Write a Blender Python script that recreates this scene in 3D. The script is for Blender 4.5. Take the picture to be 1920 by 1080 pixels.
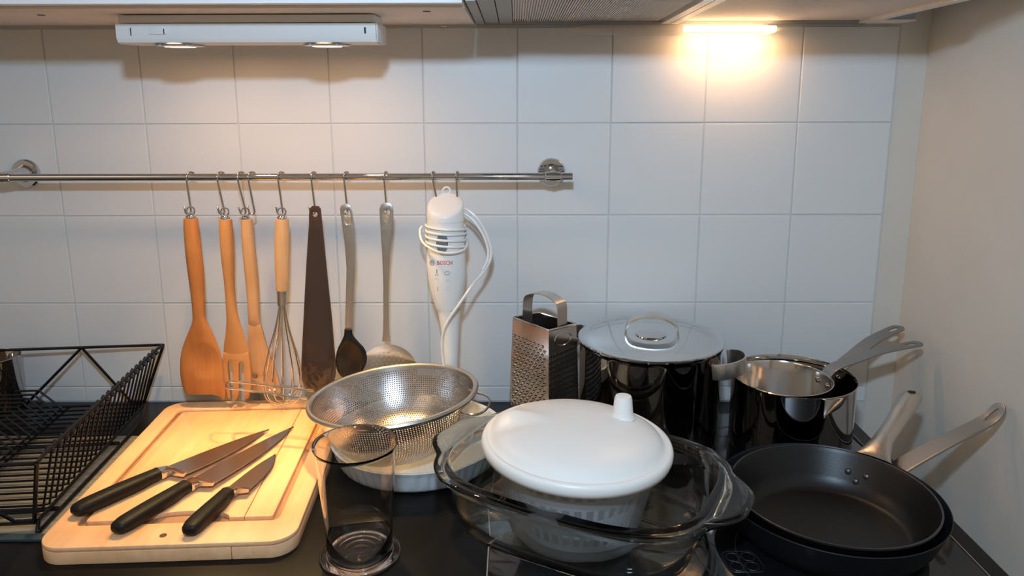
import bpy, bmesh, math, random
import numpy as np
from mathutils import Vector, Matrix
random.seed(4)
PI = math.pi
for o in list(bpy.data.objects): bpy.data.objects.remove(o)
S = bpy.context.scene
COL = S.collection

# ------------------------------------------------------------------ camera
F = 1416.99; CX = 960.0; CY = 445.88
CAM = np.array([-.6023, -1.2275, .53661])
M = np.array([[.9999835, .00504615, -.00274468], [.00169235, .19779899, .98024114], [-.00548934, .98022961, -.19778719]])
cam_d = bpy.data.cameras.new('camera'); cam = bpy.data.objects.new('camera', cam_d); COL.objects.link(cam)
cam_d.sensor_width = 36; cam_d.lens = F / 1920 * 36; cam_d.shift_y = -(540 - CY) / 1920
cam_d.clip_start = .02; cam_d.clip_end = 30
r0, u0, f0 = M
# rows of M are right, up(ish), forward
cam.matrix_world = Matrix(((r0[0], u0[0], -f0[0], CAM[0]), (r0[1], u0[1], -f0[1], CAM[1]), (r0[2], u0[2], -f0[2], CAM[2]), (0, 0, 0, 1)))
S.camera = cam
S.view_settings.view_transform = 'Standard'; S.view_settings.look = 'None'
S.view_settings.exposure = 0.0; S.view_settings.gamma = 1.0; S.view_settings.use_curve_mapping = False

def ray(u, v): return M.T @ np.array([(u - CX) / F, -(v - CY) / F, 1.0])
def AY(u, v, y): d = ray(u, v); return Vector(CAM + d * (y - CAM[1]) / d[1])
def AZ(u, v, z): d = ray(u, v); return Vector(CAM + d * (z - CAM[2]) / d[2])

# ------------------------------------------------------------------ light
W = bpy.data.worlds.new('room_air'); S.world = W; W.use_nodes = True
W.node_tree.nodes['Background'].inputs[0].default_value = (1.0, .86, .68, 1)
W.node_tree.nodes['Background'].inputs[1].default_value = .31

def area(name, loc, target, sx, sy, power, color, spread=PI):
    l = bpy.data.lights.new(name, 'AREA'); l.shape = 'RECTANGLE'; l.size = sx; l.size_y = sy
    l.energy = power; l.color = color; l.spread = spread
    o = bpy.data.objects.new(name, l); COL.objects.link(o); o.location = loc
    o.rotation_euler = (Vector(target) - Vector(loc)).to_track_quat('-Z', 'Y').to_euler()
    return o
FLASH = area('camera_flash', (-.63, -1.21, .829), (-.60, 0, .25), .07, .045, 8.3, (.56, .78, 1.03))
L1, L2 = [area('under_cabinet_beam', (x, -.172, .5845), (x, -.235, 0), .03, .03, .64, (1.0, .64, .22), 1.25) for x in (-1.058, -.858)]
L5, L6 = [area('under_cabinet_spill', (x, -.172, .5843), (x, -.172, 0), .03, .03, .37, (1.0, .56, .29)) for x in (-1.058, -.858)]
L3 = area('hood_lamp_light', (-.270, -.030, .6155), (-.270, -.02, 0), .13, .010, .50, (1.0, .53, .23))
L4 = area('added_warm_fill', (-2.3, -1.5, 1.45), (-.3, -.3, .3), .9, .9, 2.5, (1.0, .72, .48))  # unseen soft warm fill, added at the left to lift the right wall

# ------------------------------------------------------------------ materials
def nmat(name): m = bpy.data.materials.new(name); m.use_nodes = True; return m, m.node_tree.nodes, m.node_tree.links
def mat(name, col, rough=.5, metal=0, bump=0, bscale=200, var=0, vscale=8, trans=0, ior=1.45, coat=0, spec=.5, stretch=None, sss=0):
    m, N, L = nmat(name); b = N['Principled BSDF']
    b.inputs['Base Color'].default_value = (*col, 1); b.inputs['Roughness'].default_value = rough
    b.inputs['Metallic'].default_value = metal; b.inputs['IOR'].default_value = ior
    b.inputs['Transmission Weight'].default_value = trans; b.inputs['Coat Weight'].default_value = coat
    b.inputs['Specular IOR Level'].default_value = spec
    if sss: b.inputs['Subsurface Weight'].default_value = sss; b.inputs['Subsurface Scale'].default_value = .01
    if bump or var:
        tc = N.new('ShaderNodeTexCoord'); mp = N.new('ShaderNodeMapping'); L.new(tc.outputs['Object'], mp.inputs[0])
        if stretch: mp.inputs['Scale'].default_value = stretch
        if var:
            n = N.new('ShaderNodeTexNoise'); n.inputs['Scale'].default_value = vscale; n.inputs['Detail'].default_value = 5
            L.new(mp.outputs[0], n.inputs['Vector'])
            r = N.new('ShaderNodeMapRange'); r.inputs[3].default_value = 1 - var; r.inputs[4].default_value = 1 + var
            r.inputs[1].default_value = .3; r.inputs[2].default_value = .7
            L.new(n.outputs['Fac'], r.inputs[0])
            v = N.new('ShaderNodeVectorMath'); v.operation = 'SCALE'; v.inputs[0].default_value = col
            L.new(r.outputs[0], v.inputs['Scale']); L.new(v.outputs[0], b.inputs['Base Color'])
        if bump:
            n2 = N.new('ShaderNodeTexNoise'); n2.inputs['Scale'].default_value = bscale; n2.inputs['Detail'].default_value = 3
            L.new(mp.outputs[0], n2.inputs['Vector'])
            bp = N.new('ShaderNodeBump'); bp.inputs['Strength'].default_value = bump; bp.inputs['Distance'].default_value = .002
            L.new(n2.outputs['Fac'], bp.inputs['Height']); L.new(bp.outputs[0], b.inputs['Normal'])
    return m
def wood(name, c1, c2, axis='z', scale=1.0, rough=.45):
    m, N, L = nmat(name); b = N['Principled BSDF']; b.inputs['Roughness'].default_value = rough
    tc = N.new('ShaderNodeTexCoord'); mp = N.new('ShaderNodeMapping'); L.new(tc.outputs['Object'], mp.inputs[0])
    s = {'x': (6, 90, 90), 'y': (90, 6, 90), 'z': (90, 90, 6)}[axis]; mp.inputs['Scale'].default_value = [q * scale for q in s]
    n = N.new('ShaderNodeTexNoise'); n.inputs['Scale'].default_value = 1; n.inputs['Detail'].default_value = 6; n.inputs['Distortion'].default_value = .4
    L.new(mp.outputs[0], n.inputs['Vector'])
    n3 = N.new('ShaderNodeTexNoise'); n3.inputs['Scale'].default_value = 14; L.new(tc.outputs['Object'], n3.inputs['Vector'])
    ad = N.new('ShaderNodeMath'); ad.operation = 'MULTIPLY_ADD'; ad.inputs[1].default_value = .55; L.new(n3.outputs['Fac'], ad.inputs[0]); 
    sc = N.new('ShaderNodeMath'); sc.operation = 'MULTIPLY'; sc.inputs[1].default_value = .45; L.new(n.outputs['Fac'], sc.inputs[0]); L.new(sc.outputs[0], ad.inputs[2])
    r = N.new('ShaderNodeValToRGB'); r.color_ramp.elements[0].position = .35; r.color_ramp.elements[1].position = .65
    r.color_ramp.elements[0].color = (*c1, 1); r.color_ramp.elements[1].color = (*c2, 1)
    L.new(ad.outputs[0], r.inputs[0]); L.new(r.outputs[0], b.inputs['Base Color'])
    bp = N.new('ShaderNodeBump'); bp.inputs['Strength'].default_value = .12; bp.inputs['Distance'].default_value = .001
    L.new(n.outputs['Fac'], bp.inputs['Height']); L.new(bp.outputs[0], b.inputs['Normal'])
    return m
def glass(name, col, rough=0.0, ior=1.45):
    m, N, L = nmat(name)
    N.remove(N['Principled BSDF']); out = N['Material Output']
    g = N.new('ShaderNodeBsdfGlass'); g.inputs['Color'].default_value = (*col, 1); g.inputs['Roughness'].default_value = rough; g.inputs['IOR'].default_value = ior
    L.new(g.outputs[0], out.inputs[0]); return m
def frosted(name, col, alpha, rough=.25):
    m, N, L = nmat(name); b = N['Principled BSDF']
    b.inputs['Base Color'].default_value = (*col, 1); b.inputs['Roughness'].default_value = rough
    out = N['Material Output']; t = N.new('ShaderNodeBsdfTransparent'); t.inputs[0].default_value = (.93, .95, .97, 1)
    mx = N.new('ShaderNodeMixShader'); mx.inputs[0].default_value = alpha
    L.new(t.outputs[0], mx.inputs[1]); L.new(b.outputs[0], mx.inputs[2]); L.new(mx.outputs[0], out.inputs[0]); return m
def emit(name, col, s):
    m, N, L = nmat(name); b = N['Principled BSDF']; b.inputs['Base Color'].default_value = (*col, 1)
    b.inputs['Emission Color'].default_value = (*col, 1); b.inputs['Emission Strength'].default_value = s; return m

m_tile = mat('white_glazed_tile', (.68, .69, .68), .34, var=.015, vscale=3, spec=.35)
m_grout = mat('pale_grout', (.60, .60, .58), .8, bump=.2)
m_plaster = mat('cream_wall_paint', (.66, .62, .55), .7, bump=.25, bscale=40, var=.04, vscale=6)
m_counter = mat('black_laminate', (.005, .0045, .0042), .30, spec=.25)
m_hob = mat('black_ceramic_glass', (.006, .006, .007), .06, coat=.3)
m_print = mat('grey_hob_print', (.028, .028, .028), .3)
m_trim = mat('brushed_steel_trim', (.55, .52, .50), .25, 1)
m_drain = mat('brushed_drainer_metal', (.27, .25, .21), .38, .35, var=.28, vscale=10, stretch=(1.5, 22, 1), bump=.1, bscale=60)
m_draindark = mat('dark_blue_edge', (.03, .05, .06), .4)
m_white = mat('white_lacquer', (.95, .97, .99), .45)
m_under = mat('pale_cabinet_underside', (.82, .74, .66), .55, var=.04, vscale=10)
m_whitepl = mat('white_plastic', (.80, .80, .78), .32)
m_cream = mat('cream_white_plastic', (.86, .84, .79), .35)
m_chrome = mat('polished_chrome', (.60, .60, .62), .06, 1)
m_steel = mat('stainless_steel', (.62, .58, .54), .14, 1)
m_pot = mat('polished_pot_steel', (.50, .48, .47), .045, 1)
m_lid = mat('lid_steel', (.66, .68, .69), .09, 1)
m_brush = mat('brushed_steel', (.60, .57, .53), .32, 1, bump=.1, bscale=300, stretch=(1, 1, 1))
m_blade = mat('knife_blade_steel', (.42, .37, .35), .26, 1)
m_sieve = mat('sieve_steel', (.54, .50, .48), .27, 1)
m_panh = mat('satin_steel_handle', (.34, .335, .325), .36, 1, bump=.05, bscale=300)
m_hookm = mat('hook_steel', (.45, .40, .37), .2, 1)
m_black = mat('black_handle_plastic', (.0065, .0058, .0055), .5, spec=.3)
m_blacks = mat('black_nylon', (.006, .006, .006), .3)
m_wire = mat('black_coated_wire', (.004, .004, .0055), .35, spec=.25)
m_non = mat('black_nonstick_coating', (.006, .0052, .005), .36, bump=.05, bscale=600)
m_panout = mat('dark_enamel_pan_side', (.005, .0065, .009), .4, bump=.15, bscale=60)
m_rimm = mat('pan_rim_metal', (.10, .095, .10), .35, .8)
m_spoon = wood('orange_beech_wood', (.36, .125, .030), (.50, .20, .055))
m_fork = wood('golden_beech_wood', (.42, .18, .055), (.56, .27, .10))
m_turn = wood('pale_beech_wood', (.47, .24, .10), (.62, .36, .18))
m_whiskw = wood('light_wood_handle', (.50, .28, .13), (.62, .38, .20))
m_board = wood('maple_board', (.74, .40, .19), (.92, .56, .31), 'y')
m_boarde = wood('maple_groove_shade', (.36, .19, .10), (.46, .26, .15), 'y')  # maple darkened with painted shade so the groove looks deeper
m_hole = mat('dowel_hole_dark', (.12, .055, .03), .7)
m_smoke = mat('smoky_brown_plastic', (.050, .028, .020), .10, coat=.4)
m_smoke2 = mat('smoky_brown_plastic_panel', (.035, .022, .018), .12, coat=.4)
m_ceram = mat('white_porcelain', (.70, .74, .76), .18, coat=.3)
m_glass = glass('clear_oven_glass', (.982, .996, .991), 0, 1.47)
m_acryl = glass('clear_acrylic', (.99, .985, .985), 0, 1.42)
m_bowl = frosted('frosted_clear_plastic', (.50, .50, .49), .27)
m_basket = frosted('milky_basket_plastic', (.72, .72, .71), .85, .4)
m_lamp = emit('glowing_lamp', (1, .72, .42), 14)
m_halo = emit('glowing_halogen', (1, .70, .40), 5)
m_cover = frosted('clear_lamp_cover', (.9, .75, .6), .28, .15)
m_filter = mat('metal_grease_filter', (.74, .68, .64), .5, .2)
m_hood = mat('grey_hood_metal', (.34, .35, .34), .5, .2)
m_hoodl = mat('hood_light_strip', (.80, .75, .68), .4, .1)
m_red = mat('red_print', (.55, .015, .04), .5)
m_grey = mat('grey_print', (.18, .19, .21), .5)
m_button = mat('grey_blue_button', (.13, .17, .21), .5)
m_dark = mat('dark_gap', (.01, .01, .01), .7)
m_bluef = mat('blue_grey_filler', (.36, .38, .48), .4)

# ------------------------------------------------------------------ object helpers
def thing(name, label, cat, loc=(0, 0, 0), group=None):
    o = bpy.data.objects.new(name, None); COL.objects.link(o); o.location = loc; o.empty_display_size = .02
    o['label'] = label; o['category'] = cat
    if group: o['group'] = group
    return o
def root_of(o):
    while o.parent: o = o.parent
    return o
def link(name, me, m, parent=None, label=None, sharp=35, smooth=True, offset=True):
    o = bpy.data.objects.new(name, me); COL.objects.link(o)
    if m is not None and not me.materials: me.materials.append(m)
    if smooth:
        for p in me.polygons: p.use_smooth = True
        try: me.set_sharp_from_angle(angle=math.radians(sharp))
        except Exception: pass
    if parent is not None:
        if offset: me.transform(Matrix.Translation(-Vector(root_of(parent).location)))
        o.parent = parent
    if label: o['label'] = label
    me.name = name
    return o
def pm(V, Fc):
    me = bpy.data.meshes.new('m'); me.from_pydata([tuple(v) for v in V], [], Fc); me.update(); return me
def fixn(me):
    bm = bmesh.new(); bm.from_mesh(me); bmesh.ops.recalc_face_normals(bm, faces=bm.faces); bm.to_mesh(me); bm.free(); return me
class MB:
    def __init__(s): s.V = []; s.F = []
    def add(s, V, Fc):
        k = len(s.V); s.V += [tuple(v) for v in V]; s.F += [tuple(i + k for i in f) for f in Fc]; return s
    def mesh(s): return pm(s.V, s.F)
def box(x0, x1, y0, y1, z0, z1):
    V = [(x, y, z) for x in (x0, x1) for y in (y0, y1) for z in (z0, z1)]
    return V, [(0, 1, 3, 2), (4, 6, 7, 5), (0, 4, 5, 1), (2, 3, 7, 6), (0, 2, 6, 4), (1, 5, 7, 3)]
def boxm(x0, x1, y0, y1, z0, z1, bev=0, seg=2):
    me = pm(*box(x0, x1, y0, y1, z0, z1)); bm = bmesh.new(); bm.from_mesh(me)
    bmesh.ops.recalc_face_normals(bm, faces=bm.faces)
    if bev: bmesh.ops.bevel(bm, geom=bm.edges[:], offset=bev, segments=seg, affect='EDGES', profile=.5)
    bm.to_mesh(me); bm.free(); return me
def cat(P, n=6, closed=False):
    P = [np.array(p, float) for p in P]; out = []; N = len(P)
    rng = range(N) if closed else range(N - 1)
    for i in rng:
        if closed: a, b, c, d = P[i - 1], P[i], P[(i + 1) % N], P[(i + 2) % N]
        else: a, b, c, d = P[max(i - 1, 0)], P[i], P[i + 1], P[min(i + 2, N - 1)]
        for k in range(n):
            t = k / n; out.append(.5 * ((2 * b) + (c - a) * t + (2 * a - 5 * b + 4 * c - d) * t * t + (3 * b - a - 3 * c + d) * t ** 3))
    if not closed: out.append(P[-1])
    return out
def loft(path, ra, rb=None, n=10, up=(0, 0, 1), closed=False, caps=True, pw=2.0, pt=False):
    """sweep an ellipse (ra across, rb along 'up') along a path"""
    P = [np.array(p, float) for p in path]; N = len(P)
    ra = [ra] * N if np.isscalar(ra) else list(ra); rb = ra if rb is None else ([rb] * N if np.isscalar(rb) else list(rb))
    V = []; Fc = []; prev = None; up = np.array(up, float)
    for i in range(N):
        if closed: T = P[(i + 1) % N] - P[i - 1]
        else: T = P[min(i + 1, N - 1)] - P[max(i - 1, 0)]
        T = T / (np.linalg.norm(T) + 1e-12)
        if pt and prev is not None: U = prev - T * prev.dot(T)
        else:
            U = up - T * up.dot(T)
            if np.linalg.norm(U) < .05: U = (prev if prev is not None else np.array((1, 0, 0.))) ; U = U - T * U.dot(T)
        U /= np.linalg.norm(U); prev = U; B = np.cross(T, U)
        for k in range(n):
            a = 2 * PI * k / n; c, s = math.cos(a), math.sin(a)
            c = math.copysign(abs(c) ** (2 / pw), c); s = math.copysign(abs(s) ** (2 / pw), s)
            V.append(P[i] + B * c * ra[i] + U * s * rb[i])
    m_ = N if closed else N - 1
    for i in range(m_):
        for k in range(n):
            a, b = i * n + k, i * n + (k + 1) % n; c, d = ((i + 1) % N) * n + (k + 1) % n, ((i + 1) % N) * n + k
            Fc.append((a, b, c, d))
    if not closed and caps: Fc.append(tuple(range(n))[::-1]); Fc.append(tuple((N - 1) * n + k for k in range(n)))
    return V, Fc
def tube(path, r, n=8, closed=False): return loft(path, r, None, n, closed=closed, pt=True)
def lathe(prof, n=64, c=(0, 0, 0), closed=False, rfun=None):
    """profile of (r,z); closed joins last to first"""
    V = []; Fc = []; idx = []
    for (r, z) in prof:
        if r < 1e-6: idx.append([len(V)]); V.append((c[0], c[1], c[2] + z))
        else:
            row = []
            for k in range(n):
                a = 2 * PI * k / n; q = r if rfun is None else rfun(r, z, a)
                row.append(len(V)); V.append((c[0] + q * math.cos(a), c[1] + q * math.sin(a), c[2] + z))
            idx.append(row)
    m_ = len(prof) if closed else len(prof) - 1
    for i in range(m_):
        A, B = idx[i], idx[(i + 1) % len(prof)]
        if len(A) == 1 and len(B) == 1: continue
        for k in range(n):
            k2 = (k + 1) % n
            if len(A) == 1: Fc.append((A[0], B[k2], B[k]))
            elif len(B) == 1: Fc.append((A[k], A[k2], B[0]))
            else: Fc.append((A[k], A[k2], B[k2], B[k]))
    return V, Fc
def plate(outlines, t, bev=0, cuts=0, axis=0, warp=None):
    cu = bpy.data.curves.new('c', 'CURVE'); cu.dimensions = '2D'; cu.fill_mode = 'BOTH'
    cu.extrude = t / 2 - bev; cu.bevel_depth = bev; cu.bevel_resolution = 1; cu.offset = -bev
    for ol in outlines:
        sp = cu.splines.new('POLY'); sp.points.add(len(ol) - 1); sp.use_cyclic_u = True
        for p, q in zip(sp.points, ol): p.co = (q[0], q[1], 0, 1)
    ob = bpy.data.objects.new('c', cu); COL.objects.link(ob)
    bpy.context.view_layer.update()
    me = bpy.data.meshes.new_from_object(ob.evaluated_get(bpy.context.evaluated_depsgraph_get()))
    bpy.data.objects.remove(ob); bpy.data.curves.remove(cu)
    bm = bmesh.new(); bm.from_mesh(me); bmesh.ops.remove_doubles(bm, verts=bm.verts, dist=1e-6)
    if cuts:
        axs = [0, 1] if axis == 2 else [axis]
        for k in range(1, cuts * len(axs)):
            ax_ = axs[k // cuts]; lo = min(v.co[ax_] for v in bm.verts); hi = max(v.co[ax_] for v in bm.verts)
            if k % cuts == 0: continue
            no = [0, 0, 0]; no[ax_] = 1; co = [0, 0, 0]; co[ax_] = lo + (hi - lo) * (k % cuts) / cuts
            bmesh.ops.bisect_plane(bm, geom=bm.verts[:] + bm.edges[:] + bm.faces[:], plane_co=co, plane_no=no, dist=1e-7)
    if warp:
        for v in bm.verts: v.co = Vector(warp(*v.co))
    bmesh.ops.recalc_face_normals(bm, faces=bm.faces)
    bm.to_mesh(me); bm.free(); me.materials.clear(); return me
def circ(cx, cy, r, n=16, ry=None): return [(cx + r * math.cos(2 * PI * k / n), cy + (ry or r) * math.sin(2 * PI * k / n)) for k in range(n)]
def xf(me, mt): me.transform(mt); return me
def struct(name, me, m, parent=None, **k):
    o = link(name, me, m, parent, **k)
    if parent is None: o['kind'] = 'structure'
    return o
def px_out(P, ox, oy, s): return [(ox + x / s, oy + y / s) for x, y in P]
def wall2(P, y): return [(lambda w: (w.x, w.z))(AY(u, v, y)) for u, v in P]
def up_plate(y, bend=None):
    """outline is (x,z) in a vertical plane at depth y"""
    return lambda a, b, c: (a, y + c + (bend(a, b) if bend else 0), b)

# ------------------------------------------------------------------ room shell
wb = struct('wall_back', pm(*box(-3.2, .047, .0022, .10, -.9, 1.7)), m_grout, smooth=False)
TS = .15; TZ0 = .4766
tile_me = boxm(-TS + .0009, -.0009, 0.0005, .0085, -TS + .0009, -.0009, .0011, 2)
low_h = TZ0 - 3 * TS
tile_lo = boxm(-TS + .0009, -.0009, 0.0005, .0085, -low_h, -.0009, .0011, 2)
for i in range(12):
    for j in range(-1, 4):
        o = link('tile', tile_lo if j == 3 else tile_me, m_tile, wb, offset=False, sharp=8)
        if not (i or j + 1): pass
        o.location = (-i * TS, random.uniform(-.0003, .0003), TZ0 - j * TS)
        o.rotation_euler = (random.uniform(-.0012, .0012), 0, random.uniform(-.0012, .0012))
struct('wall_right', pm(*box(.0475, .14, -3.2, .10, -.9, 1.7)), m_plaster, smooth=False)
struct('trim_1', boxm(.0015, .0473, .0015, .0075, -.9, 1.7), m_plaster, smooth=False)
struct('floor', pm(*box(-3.2, .14, -3.2, .1, -1.0, -.9)), mat('brown_floor', (.10, .07, .05), .5), smooth=False)

# ------------------------------------------------------------------ worktop, hob
ct = thing('countertop', 'matt black laminate kitchen countertop running along the tiled wall', 'countertop', (-1.6, -.3, -.04))
link('worktop', boxm(-3.1, -.053, -.62, -.001, -.04, 0, .002), m_counter, ct)
base = thing('base_cabinet', 'plain white base cabinet under the black countertop', 'cabinet', (-1.6, -.3, -.88))
link('carcass', boxm(-3.1, -.056, -.57, -.003, -.88, -.0405), m_white, base)
hob = thing('induction_hob', 'flat black glass induction hob set into the right end of the countertop', 'hob', (-.357, -.3, .0002))
link('glass_top', boxm(-.6345, -.0795, -.57, -.055, .0003, .0022, .0006), m_hob, hob)
for x0 in (-.6362, -.0795): link('side_trim', boxm(x0, x0 + .0015, -.57, -.055, .0003, .0028), m_trim, hob, label='thin steel edge strip')
rg = MB()
for (x, y, r) in ((-.29, -.43, .105), (-.49, -.19, .075), (-.24, -.19, .09), (-.23, -.45, .118)):
    rg.add(*lathe([(r, .00225), (r, .0024), (r - .0012, .0024), (r - .0012, .00225)], 96, (x, y, 0), True))
link('zone_rings', rg.mesh(), m_print, hob)
def outline_tube(P, r=.00035): return tube([(x, y, .0024) for x, y in P], r, 4, True)
ic = MB()
hexa = [AZ(u, v, .0022) for u, v in ((1354, 1037), (1362, 1034), (1405, 1034), (1416, 1040), (1432, 1062), (1430, 1072), (1422, 1073), (1378, 1073), (1366, 1067), (1354, 1043))]
ic.add(*tube([(p.x, p.y, .0024) for p in hexa], .0004, 4, True))
for u, v in ((1374, 1045), (1402, 1044), (1382, 1062), (1410, 1062)):
    c = AZ(u, v, .0022); ic.add(*tube([(c.x + .0078 * math.cos(a), c.y + .0078 * math.sin(a), .0024) for a in np.linspace(0, 2 * PI, 20)[:-1]], .0004, 4, True))
link('zone_symbol', ic.mesh(), m_print, hob, label='printed outline with four circles')

dr = thing('drainboard', 'brushed grey metal drainboard under the black wire dish rack', 'drainboard', (-1.35, -.27, .0005))
def bedge(y): return -1.1672 - .0559 * (y + .2475) - .0035
def dpl(y0, y1, z0, z1):
    me = plate([[(-1.75, y0), (bedge(y0), y0), (bedge(y1), y1), (-1.75, y1)]], z1 - z0, .0006); me.transform(Matrix.Translation((0, 0, (z0 + z1) / 2))); return me
link('panel', dpl(-.400, -.137, .0003, .0028), m_drain, dr)
link('front_lip', dpl(-.413, -.4005, .0003, .0040), m_draindark, dr, label='dark blue front edge strip')

# ------------------------------------------------------------------ wall cabinet
cabx = -.6665
wc = thing('wall_cabinet', 'white upper wall cabinet with pale underside above the utensil rail', 'cabinet', (-1.6, -.15, .63))
link('carcass', boxm(-2.6, cabx, -.266, .0003, .630, 1.3, .0006), m_under, wc)
link('door', boxm(-1.262, cabx, -.286, -.2672, .6335, 1.3, .0012), m_white, wc)
link('door', boxm(-1.86, -1.265, -.286, -.2672, .6335, 1.3, .0012), m_white, wc)
for u, v in ((77, 28), (121, 51), (800, 21)):
    p = AZ(u, v, .630)
    if p.y < -.02: link('peg_hole', pm(*lathe([(0, 0), (.005, 0), (.005, -.0006), (0, -.0006)], 16, (p.x, p.y, .6301))), m_dark, wc)
cb = link('power_cable', pm(*tube(cat([AZ(722, 58, .622), AZ(760, 57, .6245), AZ(800, 56, .6255), AZ(822, 54, .626), AZ(836, 50, .627), AZ(826, 49, .6275)], 6), .0013, 6)), m_under)
cb['label'] = 'thin pale cable running along the underside of the white cabinet'; cb['category'] = 'cable'

# light bar under the cabinet
lb = thing('under_cabinet_light', 'long white twin spot light bar fixed below the white wall cabinet', 'light', (-.957, -.16, .591))
x0, x1 = -1.1295, -.7865
sec = [(-.200, .6175), (-.2005, .600), (-.197, .5935), (-.190, .5915), (-.135, .5925), (-.128, .600), (-.128, .6175)]
V = [(x, a, b) for x in (x0, x1) for a, b in sec]; n = len(sec)
fs = [(i, (i + 1) % n, n + (i + 1) % n, n + i) for i in range(n)] + [tuple(range(n))[::-1], tuple(range(n, 2 * n))]
link('housing', fixn(pm(V, fs)), m_whitepl, lb, sharp=30)
link('mounting_base', boxm(x0 + .003, x1 - .002, -.1985, -.130, .6185, .6285, .001), m_whitepl, lb)
link('end_cap', boxm(x1 + .0003, x1 + .002, -.199, -.130, .593, .6175, .0006), m_whitepl, lb)
def disc(c, r, h, n=32, dz=0): return lathe([(0, 0), (r, 0), (r, h), (0, h)], n, c)
for i, x in enumerate((-1.058, -.858)):
    rim = link('lamp_ring', pm(*lathe([(.031, 0), (.032, -.002), (.027, -.0035), (.022, -.003), (.0215, 0)], 40, (x, -.172, .5915), True)), m_chrome, lb, label='chrome ring')
    link('lamp_lens', pm(*lathe([(0, -.0022), (.020, -.0022), (.020, .0), (0, 0)], 32, (x, -.172, .5910))), m_halo, rim)
link('rocker_switch', boxm(-1.085, -1.062, -.2022, -.2000, .6035, .6135, .0006), m_whitepl, lb)
link('marking_slot', boxm(-.8015, -.7995, -.2012, -.2000, .604, .612), m_dark, lb)
link('marking_slot', boxm(-1.110, -1.109, -.2012, -.2000, .602, .612), m_dark, lb)
link('marking_slot', boxm(-1.0655, -1.0645, -.2032, -.2023, .604, .6105), m_dark, lb)

# ------------------------------------------------------------------ range hood
hd = thing('range_hood', 'grey metal range hood with mesh filters and a glowing lamp at its rear edge', 'hood', (-.36, -.25, .633))
HS = .022   # the underside rises slightly to the front
def hz(y): return .6325 - HS * (y + .02)
def hbox(xa, xb, ya, yb, dz0, dz1):
    V, Fc = box(xa, xb, ya, yb, 0, 1)
    return [(x, y, hz(y) + (dz1 if z else dz0)) for x, y, z in V], Fc
hx0, hx1, hxm = -.6625, -.0615, -.366
link('housing', fixn(pm(*hbox(hx0, hx1, -.29, -.001, .006, .60))), m_hood, hd, smooth=False)
link('pull_out_front', boxm(hx0, hx1, -.500, -.2915, .683, .72, .002), m_hood, hd)
link('left_frame', fixn(pm(*hbox(hx0, hx0 + .012, -.29, -.012, -.003, .0058))), m_hood, hd, smooth=False)
link('left_rail', fixn(pm(*hbox(hx0 + .0135, hx0 + .034, -.29, -.022, -.002, .0058))), m_hood, hd, smooth=False)
link('left_rail', fixn(pm(*hbox(hx0 + .0355, hx0 + .055, -.29, -.022, -.002, .0058))), m_hood, hd, smooth=False)
link('rear_frame', fixn(pm(*hbox(hx0, hx1, -.0115, -.0015, -.004, .0058))), m_hood, hd, smooth=False)
link('rear_frame', fixn(pm(*hbox(hx0 + .0135, hx1, -.0215, -.0120, -.002, .0058))), m_hood, hd, smooth=False)
link('right_frame', fixn(pm(*hbox(hx1 - .014, hx1, -.29, -.022, -.004, .0058))), m_hoodl, hd, smooth=False)
link('centre_strip', fixn(pm(*hbox(hxm - .013, hxm - .0008, -.29, -.022, -.004, .0058))), m_hoodl, hd, smooth=False)
link('centre_strip', fixn(pm(*hbox(hxm + .0008, hxm + .013, -.29, -.022, -.004, .0058))), m_hoodl, hd, smooth=False)
for xa, xb in ((hx0 + .056, hxm - .0135), (hxm + .0135, hx1 - .0145)):
    mb = MB(); k = 0; x = xa
    while x < xb - .003:
        mb.add(*hbox(x, x + .0017, -.29, -.0225, .0005, .0055)); x += .0034
    fl = link('filter_ribs', fixn(mb.mesh()), m_filter, hd, smooth=False); fl['kind'] = 'stuff'
    link('filter_sheet', fixn(pm(*hbox(xa, xb, -.29, -.0225, .0036, .0058))), m_filter, fl, smooth=False)
lc = [(-.525 + t * .332, -.030, .6190) for t in np.linspace(0, 1, 14)]
rr = [.0008 if k in (0, 13) else .0085 for k in range(14)]; rr[1] = rr[12] = .007
link('lamp_cover', pm(*loft(lc, [q * 1.5 for q in rr], rr, 14)), m_cover, hd, label='clear lamp cover')
link('lamp_tube', pm(*tube([(-.345, -.030, .6205), (-.205, -.030, .6205)], .0042, 10)), m_lamp, hd, label='glowing tube lamp')
fb = thing('filler_strip', 'small blue-grey filler strip between the range hood and the corner', 'trim', (-.03, -.02, .63))
link('strip', boxm(-.060, -.004, -.052, -.001, .6325, .70, .001), m_bluef, fb); link('lip', boxm(-.058, -.0045, -.054, -.002, .629, .6322, .0008), m_under, fb)

# ------------------------------------------------------------------ utensil rail
RZ, RY = .398, -.060
rail = thing('utensil_rail', 'chrome wall rail carrying hooks and kitchen utensils', 'rail', (-.97, RY, RZ))
link('bar', pm(*tube([(-1.425, RY, RZ), (-.515, RY, RZ)], .0058, 20)), m_chrome, rail)
for x, sx in ((-1.402, -1), (-.545, 1)):
    link('flange', pm(*lathe([(0, 0), (.023, 0), (.023, .004), (.021, .0065), (0, .0065)], 48)), m_chrome, rail, offset=False)
    fl = COL.objects[-1]; fl.rotation_euler = (PI / 2, 0, 0); fl.location = Vector((x, .0002, RZ)) - rail.location
    link('bracket', fixn(pm(*loft(cat([(x, -.007, RZ), (x, -.03, RZ), (x, -.05, RZ), (x, -.064, RZ)], 3), [.014, .0125, .011, .010, .0095, .0092, .009, .009, .0088, .0085][:10], n=20))), m_chrome, rail)
    a, b = (x - .022, x + .014) if sx < 0 else (x - .012, x + .013)
    link('end_sleeve', pm(*loft([(a, RY, RZ), (a + .001, RY, RZ), (b - .001, RY, RZ), (b, RY, RZ)], [.0062, .0073, .0073, .0062], n=20)), m_chrome, rail)

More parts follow.
